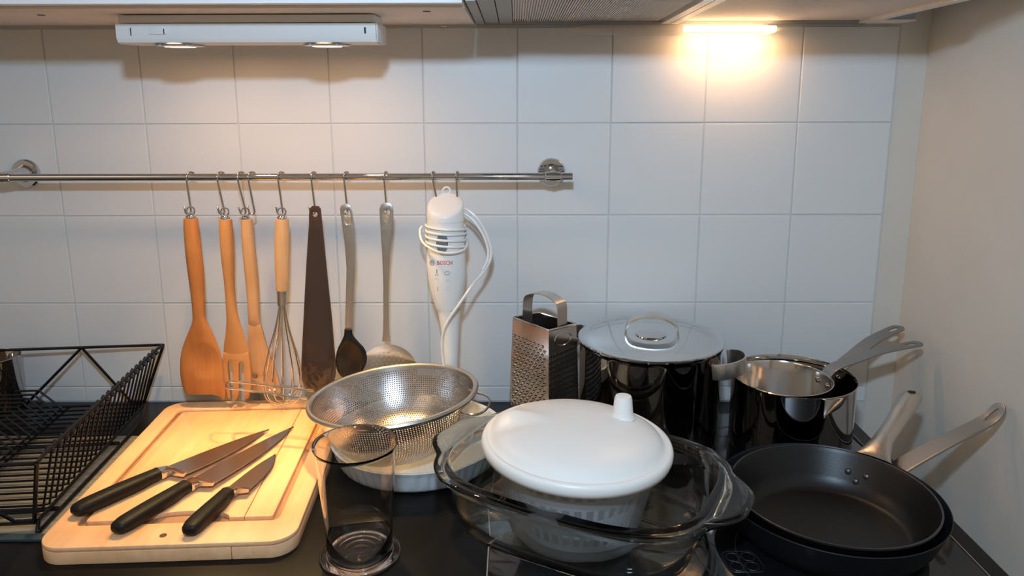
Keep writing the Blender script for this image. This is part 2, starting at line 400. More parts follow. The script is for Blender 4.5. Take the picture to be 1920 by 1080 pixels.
# S hooks
def hook_mesh(L=.0655):
    P = []
    ra = .0078
    for a in np.linspace(-50, 180, 12): P.append((ra * math.cos(math.radians(a)), 0, ra * math.sin(math.radians(a))))   # over the rail, from the back to the front
    zb = -L + ra + .0015 + .0041
    P.append((-ra - .0002, 0, -.012)); P.append((-ra, 0, zb * .6)); P.append((-ra, 0, zb))
    q = .0041; ct_, st_ = math.cos(.62), math.sin(.62)
    P = [(0, p[0], p[2]) for p in P]
    for a in np.linspace(-15, -180, 8):
        d = q - q * math.cos(math.radians(a)); P.append((-d * st_, -ra - d * ct_, zb + q * math.sin(math.radians(a))))
    d = 2 * q + .0006; P.append((-d * st_, -ra - d * ct_, zb + .009))
    return pm(*tube(cat(P, 2), .00145, 8))
hm = hook_mesh(); hm.materials.append(m_hookm)
for p in hm.polygons: p.use_smooth = True
HOOKS = [((358, 360), 'the hook holding the broad wooden spoon', 35), ((415, 423), 'the hook holding the slotted wooden fork', 35), ((453, 463), 'the hook holding the pale wooden turner', 35),
         ((473, 479), 'the empty hook with nothing hanging from it', 35), ((528, 531), 'the hook holding the wire whisk', 28), ((589, 592), 'the hook holding the long smoky brown server', 20),
         ((650, 652), 'the hook holding the steel spoon with black bowl', 20), ((724, 725), 'the hook holding the perforated skimmer', 15), ((814, 824), 'left of the two hooks behind the white hand blender', 15),
         ((858, 857), 'right of the two hooks behind the white hand blender', 10)]
hookpos = []
for (ua, ub), lab, tw in HOOKS:
    p = AY(ua, 331, RY); q = AY(ub, 395, RY)
    o = bpy.data.objects.new('s_hook', hm); COL.objects.link(o)
    o.location = (p.x, RY, RZ); roll = math.atan2(q.x - p.x + .0078 * math.sin(math.radians(tw)) + .0015, .058)
    o.rotation_euler = (Matrix.Rotation(-roll, 3, 'Y') @ Matrix.Rotation(math.radians(-tw), 3, 'Z')).to_euler()
    o['label'] = 'steel S hook on the rail, ' + lab; o['category'] = 'hook'; o['group'] = 'S hooks on the rail'
    hookpos.append(q)

# ------------------------------------------------------------------ hanging utensils
HY = -.076
def ring_cap(parent, u, v, w, y=HY):
    """chrome end cap with a hanging eye; u,v = bottom centre of the cap, w = width in px"""
    c = AY(u, v, y); r = w / 2 / 1230
    link('end_cap', pm(*lathe([(r, 0), (r * 1.02, .003), (r * .8, .006), (r * .45, .0075), (0, .0078)], 20, (c.x, c.y, c.z - .0005))), m_chrome, parent, label='chrome end cap')
    cap = COL.objects[-1]
    link('eye', pm(*tube([(c.x + .0062 * math.cos(a), c.y + .001 * math.sin(a), c.z + .0115 + .0062 * math.sin(a)) for a in np.linspace(0, 2 * PI, 19)[:-1]], .0013, 6, True)), m_chrome, cap)

def slab(rows, y, th, dish=None, nx=14, curve=None):
    """rows: (z, xl, xr); lens-shaped cross section, optional dish(x,z)->depth pressed into the front"""
    V = []; Fc = []; ncol = nx + 1
    for s in (0, 1):
        for (z, xl, xr, tt) in rows:
            for k in range(ncol):
                t = -math.cos(PI * k / nx); x = (xl + xr) / 2 + t * (xr - xl) / 2
                h = tt * (1 - abs(t) ** 2.6) ** .5
                yy = y + (curve(z) if curve else 0)
                if s == 0: V.append((x, yy - h + (dish(x, z) if dish else 0), z))
                else: V.append((x, yy + h + (dish(x, z) * .0 if dish else 0), z))
    R = len(rows); o = R * ncol
    for i in range(R - 1):
        for k in range(nx):
            a = i * ncol + k; Fc.append((a, a + 1, a + ncol + 1, a + ncol)); b = o + a; Fc.append((b + 1, b, b + ncol, b + ncol + 1))
    for e in (0, (R - 1) * ncol):
        for k in range(nx): Fc.append((e + k, e + k + 1, o + e + k + 1, o + e + k))
    me = pm(V, Fc); bm = bmesh.new(); bm.from_mesh(me); bmesh.ops.remove_doubles(bm, verts=bm.verts, dist=1e-5); bmesh.ops.recalc_face_normals(bm, faces=bm.faces); bm.to_mesh(me); bm.free(); return me
def rows_px(L, y, tt, n=5):
    """L: (v, ul, ur[, t]) pixel rows"""
    R = cat([np.array([q[0], q[1], q[2], q[3] if len(q) > 3 else tt]) for q in L], n)
    out = []
    for v, ul, ur, t in R:
        a = AY(ul, v, y); b = AY(ur, v, y); out.append((a.z, a.x, b.x, t))
    return out

# wooden spoon with a pointed corner
sp = thing('wooden_spoon', 'broad orange-brown wooden spoon hanging first from the left on the rail', 'spoon', AY(385, 742, HY))
L = [(409, 345, 370, .0085), (430, 345, 373, .0095), (470, 348, 377.5, .010), (510, 352.5, 382, .0095), (550, 358, 383.5, .0085), (590, 361.5, 384.5, .0075), (605, 360, 389, .007), (625, 352, 399, .0065),
     (650, 342.5, 410, .0065), (675, 338, 417.5, .0065), (700, 338, 421.5, .0065), (720, 341, 424, .006), (733, 346, 424.5, .005), (738, 352, 424.5, .004)]
cc = AY(386, 675, HY)
link('body', slab(rows_px(L, HY, .007), HY, 0, lambda x, z: .0062 * max(0, 1 - ((x - cc.x) / .026) ** 2 - ((z - cc.z) / .031) ** 2)), m_spoon, sp, sharp=50)
p3 = [AY(u, v, HY) for u, v in ((398, 733), (424.5, 712), (424.5, 738), (421, 750), (412, 742), (398, 739))]
link('corner_tip', plate([[(p.x, p.z) for p in p3]], .006, .0015, warp=up_plate(HY)), m_spoon, sp)
ring_cap(sp, 358.5, 409, 20)
# wooden fork
fk = thing('wooden_fork', 'golden wooden serving fork with slots hanging second on the rail', 'fork', AY(440, 748, HY))
L = [(411, 411.5, 434.5, .0085), (440, 412, 437, .0095), (480, 415, 439, .0095), (530, 421, 439.5, .0085), (575, 424, 443, .0075), (600, 425, 448.5, .007), (625, 423, 457, .006), (645, 420, 463.5, .0055), (662, 419, 467.5, .0039)]
link('handle', slab(rows_px(L, HY, .007), HY, 0, nx=12), m_fork, fk, sharp=50)
def ptsp(P, y=HY): return [(AY(u, v, y).x, AY(u, v, y).z) for u, v in P]
tin = cat([(419, 660), (419, 690), (421.5, 715), (425, 732), (428, 745)], 3) + [(433.5, 748), (433, 735)] + [(428.5, 690), (428.5, 678), (431, 674), (434.5, 676), (436, 682)] + [(438, 735), (437, 747), (446, 747), (449.5, 735)] + \
      [(449, 690), (449.5, 680), (453, 676), (457, 680), (458, 690)] + [(457.5, 738), (458.5, 747), (466, 747)] + cat([(472, 725), (471.5, 700), (470, 680), (467.5, 660)], 3)
link('tines', plate([ptsp(tin)], .0075, .0018, warp=up_plate(HY)), m_fork, fk, label='three flat tines with two slots')
ring_cap(fk, 422.5, 411, 18)
# wooden turner, behind the fork
TY = -.060
tn = thing('wooden_turner', 'pale wooden turner hanging behind the fork and the whisk', 'spatula', AY(505, 735, TY))
L = [(411, 452.5, 474, .0085), (440, 453, 476, .009), (480, 456, 480, .009), (520, 460, 484, .0085), (560, 463.5, 486, .0075), (595, 465.5, 487, .006), (610, 465.5, 489.5, .0028)]
link('handle', slab(rows_px(L, TY, .007), TY, 0, nx=12), m_turn, tn, sharp=50)
bl = cat([(465.5, 608), (465, 640), (467, 680), (470, 715), (472, 736)], 3) + cat([(505, 737), (527, 736), (524, 715), (512, 680), (500, 645), (489.5, 608)], 3)
link('blade', plate([ptsp(bl, TY), ptsp(circ(478.5, 705, 5, 14), TY)], .0055, .001, warp=up_plate(TY)), m_turn, tn, label='flat flared blade with a round hole')
ring_cap(tn, 461, 411, 17, TY)
# whisk
WY = -.080
wk = thing('wire_whisk', 'wire balloon whisk with a light wooden handle hanging on the rail', 'whisk', AY(531, 761, WY))
hp = [AY(u, v, WY) for u, v in ((529, 410), (529, 440), (528.5, 480), (529, 520), (529, 544))]
link('handle', pm(*loft(cat(hp, 4), list(np.interp(np.linspace(0, 4, 17), range(5), [.0096, .0112, .0112, .0103, .0095])), n=20, up=(0, 1, 0))), m_whiskw, wk)
link('ferrule', pm(*loft([AY(529, 543.5, WY), AY(529, 572, WY)], [.0082, .0072], n=18, up=(0, 1, 0))), m_brush, wk)
top = AY(528.5, 571, WY); bot = AY(531, 760, WY); H = top.z - bot.z
for k in range(6):
    a = PI * k / 6 + .2; P = []
    if 1:
        pr = [(.004, 0), (.012, .25), (.024, .5), (.0315, .72), (.031, .85), (.022, .955), (0, 1.0)]
    prof = [(-r, h) for r, h in pr] + [(r, h) for r, h in pr[::-1][1:]]
    for r, h in prof: P.append((top.x + (bot.x - top.x) * h + r * math.cos(a), WY + r * math.sin(a) * .55, top.z - H * h * (1 - .02 * k)))
    link('loop_wire', pm(*tube(cat(P, 5), .00085, 5)), m_steel, wk)
ring_cap(wk, 529, 411, 20, WY)
# smoky brown server
SY = -.078
sv = thing('brown_server', 'long smoky brown plastic server widening downward, hanging beside the whisk', 'server', AY(598, 730, SY))
o1 = px_out([(55, 229), (45, 240), (42, 262), (42, 300), (35, 400), (28, 520), (22, 640), (17, 760), (14, 860), (18, 925), (34, 958), (58, 972), (85, 972), (120, 962), (145, 945), (154, 905), (154, 870), (146, 800), (135, 680), (122, 560), (108, 420), (96, 300), (92, 262), (90, 240), (80, 229)], 560, 280, 2.16)
o2 = circ(591, 401.5, 4.6, 16)
def bend_s(x, z): return -.010 * max(0, (.20 - z) / .15) ** 2
link('body', plate([ptsp(o1, SY), ptsp(o2, SY)], .0032, .0008, 24, 1, up_plate(SY, bend_s)), m_smoke, sv)
o3 = px_out([(65, 300), (50, 310), (44, 330), (38, 420), (30, 560), (25, 700), (22, 860), (30, 925), (58, 955), (105, 950), (138, 925), (143, 870), (132, 740), (118, 580), (102, 420), (92, 330), (84, 308)], 560, 280, 2.16)
link('raised_panel', plate([ptsp(o3, SY - .003)], .0022, .0008, 24, 1, up_plate(SY - .0028, bend_s)), m_smoke2, sv)
# steel spoon with black bowl
bs = thing('serving_spoon', 'steel handled spoon with a black nylon bowl hanging on the rail', 'spoon', AY(657, 706, SY))
o1 = px_out([(192, 219), (175, 226), (167, 238), (170, 265), (178, 310), (188, 400), (194, 480), (192, 560), (190, 640), (187, 738), (217, 738), (220, 640), (225, 560), (229, 480), (230, 400), (224, 300), (218, 255), (212, 230)], 560, 280, 2.16)
o2 = px_out([(186, 248), (184, 262), (188, 292), (196, 304), (208, 304), (213, 292), (210, 262), (206, 248), (196, 244)], 560, 280, 2.16)
link('handle', plate([ptsp(o1, SY), ptsp(o2, SY)], .0026, .0009, 16, 1, up_plate(SY)), m_brush, bs)
L = [(617, 646, 660.5, .0045), (628, 645, 662.5, .005), (640, 640, 672, .005), (652, 634, 683, .005), (665, 630.5, 688, .005), (680, 630, 687, .005), (695, 633, 680, .005), (706, 641, 671, .004), (711, 650, 662, .003)]
cb_ = AY(658, 675, SY)
link('bowl', slab(rows_px(L, SY, .005), SY - .001, 0, lambda x, z: .006 * max(0, 1 - ((x - cb_.x) / .022) ** 2 - ((z - cb_.z) / .034) ** 2)), m_blacks, bs, label='black nylon bowl')
# skimmer
sk = thing('skimmer', 'stainless perforated skimmer hanging between the black spoon and the blender', 'skimmer', AY(728, 738, SY))
o1 = px_out([(355, 215), (336, 220), (327, 240), (329, 280), (332, 330), (338, 420), (342, 520), (343, 620), (342, 740), (338, 778), (372, 778), (366, 740), (364, 620), (366, 530), (370, 430), (378, 330), (383, 280), (384, 240), (374, 220)], 560, 280, 2.16)
o2 = px_out([(347, 250), (350, 285), (357, 297), (365, 285), (370, 250), (358, 242)], 560, 280, 2.16)
link('handle', plate([ptsp(o1, SY), ptsp(o2, SY)], .0024, .0008, 16, 1, up_plate(SY)), m_brush, sk)
hc = AY(728.5, 694, SY - .004); R_ = .0455
hol = []
for i in range(-5, 6):
    for j in range(-5, 6):
        x = (i + (j % 2) * .5) * .0078; y = j * .0068
        if math.hypot(x, y) < .034: hol.append([(hc.x + x + .0017 * math.cos(a), hc.z + y + .0017 * math.sin(a)) for a in np.linspace(0, 2 * PI, 9)[:-1]])
link('perforated_disc', plate([[(hc.x + R_ * math.cos(a), hc.z + R_ * .93 * math.sin(a)) for a in np.linspace(0, 2 * PI, 49)[:-1]]] + hol, .0012, 0, 14, 2,
     lambda a, b, c: (a, SY - .002 + c + .010 * (1 - ((a - hc.x) ** 2 + (b - hc.z) ** 2) / R_ ** 2), b)), m_brush, sk)

# hand blender
BY = -.082
bd = thing('hand_blender', 'white electric hand blender with coiled cord hanging at the right end of the rail', 'blender', AY(846, 720, BY))
def sect(v, ul, ur, dd=.85):
    a = AY(ul, v, BY); b = AY(ur, v, BY); r = (b.x - a.x) / 2; return ((a.x + b.x) / 2, BY, (a.z + b.z) / 2), r, r * dd
def loft_px(L, n=32, dd=.85, k=5):
    R = cat([np.array(q, float) for q in L], k); C_, A_, B_ = [], [], []
    for v, a, b in R: c, r1, r2 = sect(v, a, b, dd); C_.append(c); A_.append(r1); B_.append(r2)
    return loft(C_, A_, B_, n, up=(0, 1, 0))
body_rows = [(410, 800, 868), (425, 801.5, 870), (445, 801.5, 871), (467, 801, 872), (490, 800, 873), (516, 802.5, 873.5), (546, 808, 870.5), (565, 813.5, 867.5), (578, 818.5, 865.5)]
link('body', pm(*loft_px(body_rows)), m_whitepl, bd)
link('shaft', pm(*loft_px([(578.5, 819.5, 864.5), (603, 824.5, 862), (633, 829, 861), (667, 832, 859.5), (700, 833.5, 858.5), (722, 833, 859)])), m_whitepl, bd)
link('blade_guard', pm(*loft_px([(722.5, 834, 858), (732, 826, 866), (742, 820, 872)])), m_whitepl, bd)
# slanted head
C_, A_, B_ = [], [], []
V = []; Fc = []; n = 36
c0, ra0, rb0 = sect(411, 799.5, 868.5); ctop = AY(836, 392, BY)
rings = []
for k, (hb, ht, sc) in enumerate([(-.002, -.002, 1.0), (.004, .010, 1.0), (.006, .034, .985), (.0075, .0375, .95), (.0085, .0395, .88), (.0095, .0405, .6), (.010, .041, .0)]):
    # hb: height of the front edge, ht: height of the back edge
    for j in range(n):
        a = 2 * PI * j / n; x = c0[0] + ra0 * sc * math.cos(a); y = BY + rb0 * sc * math.sin(a)
        t = (1 + math.sin(a) * sc) / 2 if k > 0 else .5
        if k >= 1: t = (math.sin(a) * sc + 1) / 2
        V.append((x + (t * .0025), y, c0[2] + hb + (ht - hb) * t))
for i in range(6):
    for j in range(n): Fc.append((i * n + j, i * n + (j + 1) % n, (i + 1) * n + (j + 1) % n, (i + 1) * n + j))
me = pm(V, Fc); fixn(me); link('head_cap', me, m_cream, bd, sharp=40, label='cream white slanted head')
link('hanging_eye', pm(*tube([(ctop.x + .006 * math.cos(a), BY + .02, c0[2] + .041 + .006 * math.sin(a)) for a in np.linspace(0, 2 * PI, 15)[:-1]], .0018, 6, True)), m_whitepl, bd)
# button
def on_body(u, v, lift=.0006):
    R = np.array(body_rows, float); ul = np.interp(v, R[:, 0], R[:, 1]); ur = np.interp(v, R[:, 0], R[:, 2])
    p = AY(u, v, BY); c, r1, r2 = sect(v, ul, ur)
    for _ in range(4):
        t = max(-.97, min(.97, (p.x - c[0]) / r1)); yy = BY - r2 * math.sqrt(1 - t * t); p = AY(u, v, yy)
    return Vector((p.x, p.y - lift, p.z))
def wrap(me, lift=.0006):
    for vtx in me.vertices:
        q = on_body(vtx.co.x, vtx.co.y, lift + vtx.co.z); vtx.co = q
    return me
def label_mesh(outl, t=.0005, cuts=6): 
    return wrap(plate(outl, t, 0, cuts, 0))
link('button', wrap(plate([[(u, v) for u, v in circ(829, 456, 11, 28, 19)]], .0015, 0, 8, 0), .0012), m_button, bd, label='grey blue oval button')
def text_px(txt, u, v, size, m, name, sx=1.0):
    cu = bpy.data.curves.new('t', 'FONT'); cu.body = txt; cu.size = size; cu.align_x = 'CENTER'; cu.align_y = 'CENTER'; cu.offset = size * .006; cu.resolution_u = 2
    ob = bpy.data.objects.new('t', cu); COL.objects.link(ob); bpy.context.view_layer.update()
    me = bpy.data.meshes.new_from_object(ob.evaluated_get(bpy.context.evaluated_depsgraph_get())); bpy.data.objects.remove(ob)
    for q in me.vertices: q.co = Vector((u + q.co.x * sx, v - q.co.y, 0))
    me.materials.clear(); wrap(me, .0007); return link(name, me, m, bd, smooth=False)
text_px('BOSCH', 834, 493, 11.0, m_red, 'maker_lettering', .82)
text_px('300 W', 830, 559.5, 8.0, m_grey, 'power_lettering', 1.0)
lg = MB()
def px_line(mb, P, r=.00035, closed=False): mb.add(*tube([on_body(u, v, .0005) for u, v in P], r, 4, closed))
px_line(lg, circ(810, 492.5, 4.0, 18, 4.4), .00038, True); px_line(lg, [(808.2, 490), (808.2, 495)]); px_line(lg, [(811.8, 490), (811.8, 495)]); px_line(lg, [(808.2, 492.5), (811.8, 492.5)])
link('round_emblem', lg.mesh(), m_grey, bd)
icn = MB()
px_line(icn, [(813, 519.5), (847, 519.5)], .00025); px_line(icn, [(813, 533.5), (847, 533.5)], .00025)
px_line(icn, [(818.5, 505), (818.5, 511), (816, 516), (822, 516), (819.5, 511), (819.5, 505)]); px_line(icn, [(833, 512), (836, 509), (842, 509), (844, 512), (842, 515), (835, 515)], closed=True)
px_line(icn, [(817, 522), (817, 525), (815.5, 531), (824, 531), (823, 525), (822, 522), (817, 522)]); px_line(icn, [(834, 529), (837, 524), (839, 528), (842, 524), (844, 529)]); px_line(icn, [(834, 529), (844, 529)])
px_line(icn, [(821, 537), (821, 546)], .0006); px_line(icn, circ(840, 541.5, 4.8, 12, 3.2), closed=True)
link('use_symbols', icn.mesh(), m_grey, bd, label='printed small grey symbols')
# cord: wraps, then the free loop
cor = []
turns = [(421, 429), (431, 437), (441, 449), (451, 461)]
def ringpt(v, a, ex=.0022):
    R = np.array(body_rows, float); ul = np.interp(v, R[:, 0], R[:, 1]); ur = np.interp(v, R[:, 0], R[:, 2]); c, r1, r2 = sect(v, ul, ur)
    return np.array((c[0] + (r1 + ex) * math.cos(a), BY + (r2 + ex) * math.sin(a), c[2]))
P = []
for k, (va, vb) in enumerate(turns):
    for t in np.linspace(0, 1, 17)[:-1]:
        a = -PI + 2 * PI * t + 0.0
        v = va + (vb - va) * min(1, t * 2) if t < .5 else vb + ((turns[k + 1][0] if k < 3 else 455) - vb) * (t * 2 - 1)
        P.append(ringpt(v, a))
# last loose loop across the front
for u, v, yy in ((790, 425, -.085), (787.5, 440, -.095), (793, 455, -.104), (806, 465, -.1125), (822, 472.5, -.1155), (845, 475, -.114), (864, 471, -.104), (875, 462, -.090), (874, 440, -.070), (870, 420, -.062)):
    P.append(np.array(AY(u, v, yy)))
link('cord_coil', pm(*tube(cat(P, 2), .0019, 7)), m_whitepl, bd, label='white cord wound round the body')
P = [AY(u, v, y) for u, v, y in ((866, 389, -.075), (880, 396, -.078), (895, 410, -.08), (908, 430, -.08), (917, 452, -.08), (921, 470, -.08), (918, 490, -.082), (906, 510, -.088), (889, 530, -.098), (875, 550, -.110), (858, 575, -.113), (843, 597, -.110), (833, 617, -.107), (829, 640, -.104), (830, 665, -.103), (833, 690, -.102), (838, 712, -.10))]
link('cord', pm(*tube(cat(P, 5), .0023, 8)), m_whitepl, bd, label='white cord hanging in a loop')
P = [AY(u, v, y) for u, v, y in ((867, 399, -.07), (882, 408, -.072), (896, 424, -.075), (908, 445, -.077), (915, 468, -.079), (914, 487, -.083), (905, 506, -.089))]
link('cord', pm(*tube(cat(P, 5), .0021, 8)), m_whitepl, bd)

# ------------------------------------------------------------------ cutting board and knives
bc = Vector((-1.019, -.2475, 0)); ang = math.radians(3.2); BT = .022
bo = thing('cutting_board', 'thick maple cutting board with a juice groove lying left on the countertop', 'cutting board', (bc.x, bc.y, .0))
RB = Matrix.Translation(bc) @ Matrix.Rotation(ang, 4, 'Z')
def rrect(hx, hy, r, n=6, cx=0, cy=0):
    out = []
    for sx, sy, a0 in ((1, 1, 0), (-1, 1, 90), (-1, -1, 180), (1, -1, 270)):
        for k in range(n + 1):
            a = math.radians(a0 + 90 * k / n); out.append((cx + sx * (hx - r) + r * math.cos(a), cy + sy * (hy - r) + r * math.sin(a)))
    return out
zl = .0012
hxB, hyB = .1475, .2035
seam = .076   # x of the glue joint
zlift = zl
def board_piece(xa, xb):
    O = rrect(hxB, hyB, .030, 8); poly = []
    # clip outline to xa..xb
    def clip(P, xc, keep):
        out = []
        for i in range(len(P)):
            p, q = P[i], P[(i + 1) % len(P)]; ip, iq = keep(p[0]), keep(q[0])
            if ip: out.append(p)
            if ip != iq: t = (xc - p[0]) / (q[0] - p[0]); out.append((xc, p[1] + t * (q[1] - p[1])))
        return out
    O = clip(O, xa, lambda x: x >= xa); O = clip(O, xb, lambda x: x <= xb)
    return O
# board = lower slab planks + raised centre so the groove is real
gx0, gx1, gy0, gy1 = -.121, .119, -.158, .172
gw = .0085
def zone(poly_outer, hole, t, z0, m, name, bev, label=None):
    me = plate([poly_outer] + ([hole] if hole else []), t, bev); me.transform(Matrix.Translation((0, 0, z0 + t / 2))); me.transform(RB)
    return link(name, me, m, bo, label=label)
for a, b in ((-1, seam), (seam + .0009, 1)):
    zone(board_piece(a, b), None, .0155, zl - .0012, m_board, 'plank', .0012 if a != -.0645 else .0004)
# frame top layer (outside groove) and raised centre, planked
def clipx(P, xa, xb):
    for xc, keep in ((xa, lambda x: x >= xa), (xb, lambda x: x <= xb)):
        out = []
        for i in range(len(P)):
            p, q = P[i], P[(i + 1) % len(P)]; ip, iq = keep(p[0]), keep(q[0])
            if ip: out.append(p)
            if ip != iq: t = (xc - p[0]) / (q[0] - p[0]); out.append((xc, p[1] + t * (q[1] - p[1])))
        P = out
    return P
# top frame as one beveled ring
me = plate([rrect(hxB, hyB, .030, 10), rrect((gx1 - gx0) / 2, (gy1 - gy0) / 2, .008, 4, (gx0 + gx1) / 2, (gy0 + gy1) / 2)], .0062, .0022)
me.transform(Matrix.Translation((0, 0, .0158 + .0031))); me.transform(RB); link('rim_frame', me, m_board, bo)
ctr = rrect((gx1 - gx0) / 2 - gw, (gy1 - gy0) / 2 - gw, .003, 3, (gx0 + gx1) / 2, (gy0 + gy1) / 2)
# semicircular well
me = plate([rrect((gx1 - gx0) / 2 - .0002, (gy1 - gy0) / 2 - .0002, .008, 4, (gx0 + gx1) / 2, (gy0 + gy1) / 2)], .0003, 0); me.transform(Matrix.Translation((0, 0, .01575))); me.transform(RB); link('groove_floor_shade', me, m_boarde, bo)  # thin dark sheet on the groove floor, its shade put into the colour
# in the front edge of the centre
fy = gy0 + gw; cxw = .006
arc = [(cxw + .052 * math.cos(a), fy + .017 * math.sin(a)) for a in np.linspace(PI, 0, 17)]
cen = [p for p in ctr]
i_bl = 8  # third corner starts the front edge
cen = ctr[:12] + arc + ctr[12:]
for a, b in ((-1, seam - .0005), (seam + .0006, 1)):
    me = plate([clipx(cen, a, b)], .0058, .0006); me.transform(Matrix.Translation((0, 0, .0158 + .0029))); me.transform(RB); link('centre_panel', me, m_board, bo)
p = AZ(306, 1004, BT)
link('dowel_hole', pm(*lathe([(0, .0223), (.0042, .0223), (.0042, .0215), (0, .0215)], 18, (p.x, p.y, 0))), m_hole, bo)

def knife(label, hb, hf, tip, bw, hw, name='chef_knife', bolster=.018, curve=.35, catg='knife'):
    """hb handle butt, hf handle front, tip blade tip (pixel positions); bw blade width, hw handle half width"""
    zc = .0325
    a = AZ(*hb, zc); b = AZ(*hf, zc); t = AZ(*tip, .026)
    d = (t - a); d.z = 0; d.normalize(); s = Vector((d.y, -d.x, 0))     # s points to the cutting edge side (camera right)
    k = thing(name, label, catg, (a.x, a.y, .0222), 'knives on the board')
    Lh = (b - a).dot(d)
    P = [a + d * (Lh * q) + s * c_ for q, c_ in ((0, .001), (.04, .0005), (.15, 0), (.35, 0), (.55, 0), (.75, 0), (.85, -.001), (1, -.001))]
    ra = [.35, .8, 1.0, 1.0, .98, .92, .86, .82]; rb = [.3, .75, .95, 1, 1, .95, .85, .8]
    P = [Vector((q.x, q.y, .0222 + .0092)) for q in P]
    link('handle', pm(*loft(cat([tuple(q) for q in P], 4), list(np.interp(np.linspace(0, 7, 29), range(8), [q * hw for q in ra])), list(np.interp(np.linspace(0, 7, 29), range(8), [q * .0090 for q in rb])), 18, pw=2.6)), m_black, k)
    # bolster
    o = Vector((P[-1].x, P[-1].y, .0222))
    def loc(x, y, z): return tuple(o + d * x + s * y + Vector((0, 0, z)))
    e0 = -hw * .75
    bl_ = [(0, e0), (bolster * .6, e0 + .001), (bolster, e0 + .001), (bolster + .004, bw + e0 - .001), (bolster - .002, bw + e0 + .001), (bolster * .55, hw * .9), (0, hw * .75)]
    def wb_(x, y, z): f = 1 - min(1, max(0, x / (bolster + .002))) * .75; return loc(x, y, .0088 + z * f)
    link('bolster', plate([bl_], .013, .0015, 6, 0, wb_), m_chrome, k, label='shiny steel bolster')
    # blade
    TL = (t - o).dot(d); ty = (t - o).dot(s)
    n = 16; V = []; sp_, ed = [], []
    for i in range(n + 1):
        q = i / n; x = bolster + q * (TL - bolster)
        ysp = e0 + .001 + (ty - e0) * q ** 3
        yed = e0 + bw + (ty - e0 - bw) * q ** (1 / curve) if curve else 0
        sp_.append((x, ysp)); ed.append((x, max(yed, ysp + (0 if i == n else .0004))))
    zz = .0080
    for (x, y), (x2, y2) in zip(sp_, ed):
        q = (x - bolster) / (TL - bolster); zb = zz * (1 - q) + .0022 * q
        V += [loc(x, y, zb + .0011), loc(x2, y2 - min(.0015, (y2 - y) * .2), zb + .0004), loc(x2, y2, zb), loc(x, y, zb - .0011)]
    Fc = []
    for i in range(n):
        for j in range(4): a_, b_ = i * 4 + j, i * 4 + (j + 1) % 4; Fc.append((a_, b_, b_ + 4, a_ + 4))
    Fc += [(0, 1, 2, 3), tuple(n * 4 + j for j in range(4))]
    link('blade', fixn(pm(V, Fc)), m_blade, k, sharp=12)
    return k
knife('large chef knife with black handle, leftmost of the three on the board', (135, 958), (302, 889), (504, 803), .040, .0118, curve=.45)
knife('long carving knife with black handle lying between the two other knives', (213, 992), (368, 914), (550, 798), .036, .0118, 'carving_knife', curve=.38)
knife('short utility knife with black handle nearest the transparent beaker', (350, 996), (440, 924), (516, 850), .030, .0112, 'utility_knife', bolster=.012, curve=.30)

# ------------------------------------------------------------------ dish rack
ra_ = math.radians(5.6); O = Vector((-1.195, -.022, 0)); ex = Vector((-math.cos(ra_), -math.sin(ra_), 0)); ey = Vector((math.sin(ra_), -math.cos(ra_), 0))
def RK(l, f, z): return tuple(O + ex * l + ey * f + Vector((0, 0, z)))
rk = thing('dish_rack', 'black wire dish rack at the left end of the countertop', 'dish rack', RK(.2, .2, .0))
ZT = .111; ZF = .016; LW = .46; FD = .408
FT = ZF
def wire(name, P, r=.0021, m=m_wire, par=rk, closed=False, sm=0, n=6): return link(name, pm(*tube(cat(P, sm, closed) if sm else P, r, n, closed)), m, par)
wire('top_rail', [RK(0.002, 0, ZT), RK(LW, 0, ZT)], .0024)
wire('top_rail', [RK(0, 0, ZT), RK(0.004, .02, ZT - .001), RK(.004, FD - .02, ZT - .001), RK(0, FD, ZT)], .0026)
wire('top_rail', [RK(0.002, FD, ZT), RK(LW, FD, ZT)], .0024)
wire('corner_post', [RK(0, 0, ZT), RK(.036, .010, ZF)], .0026)
wire('corner_post', [RK(0, FD, ZT), RK(.034, FD - .040, ZF)], .0026)
for f, zz in ((.010, ZF), (FD - .040, ZF)):
    ft = 0 if f < .1 else FD
    def bf(z): return ft + (f - ft) * (ZT - z) / (ZT - ZF)
    wire('zigzag_brace', cat([RK(.036, f, ZF), RK(.055, f, ZF), RK(.062, bf(.022), .022), RK(.125, bf(.103), .103), RK(.132, bf(.109), .109), RK(.139, bf(.103), .103), RK(.222, bf(.022), .022), RK(.230, f, ZF), RK(.27, f, ZF), RK(.278, bf(.022), .022), RK(.35, bf(.109), .109), RK(.43, bf(.022), .022)], 3), .0024)
wire('bottom_rail', [RK(.034, .010, ZF - .003), RK(.032, FD - .040, ZF - .003)], .0026)
wire('bottom_rail', [RK(.034, .012, ZF - .003), RK(LW, .012, ZF - .003)], .0022)
wire('bottom_rail', [RK(.034, FD - .04, ZF - .003), RK(LW, FD - .04, ZF - .003)], .0022)
for l in (.155, .165, .335): wire('plate_rail', [RK(l, .012, ZF - .0035), RK(l, FD - .042, ZF - .0035)], .002)
wire('base_rail', cat([RK(.034, .014, .0125), RK(.026, .05, .0110), RK(.020, .09, .0068), RK(.020, .16, .0062), RK(.025, .376, .0062)], 4), .0026)
wire('foot_post', [RK(.030, FD - .042, ZF), RK(.027, FD - .030, .0062), RK(.025, .376, .0062)], .0024)
for f in (.150, .330): wire('base_crossbar', [RK(.022, f, .0085), RK(LW, f, .0085)], .0028)
NW = 21
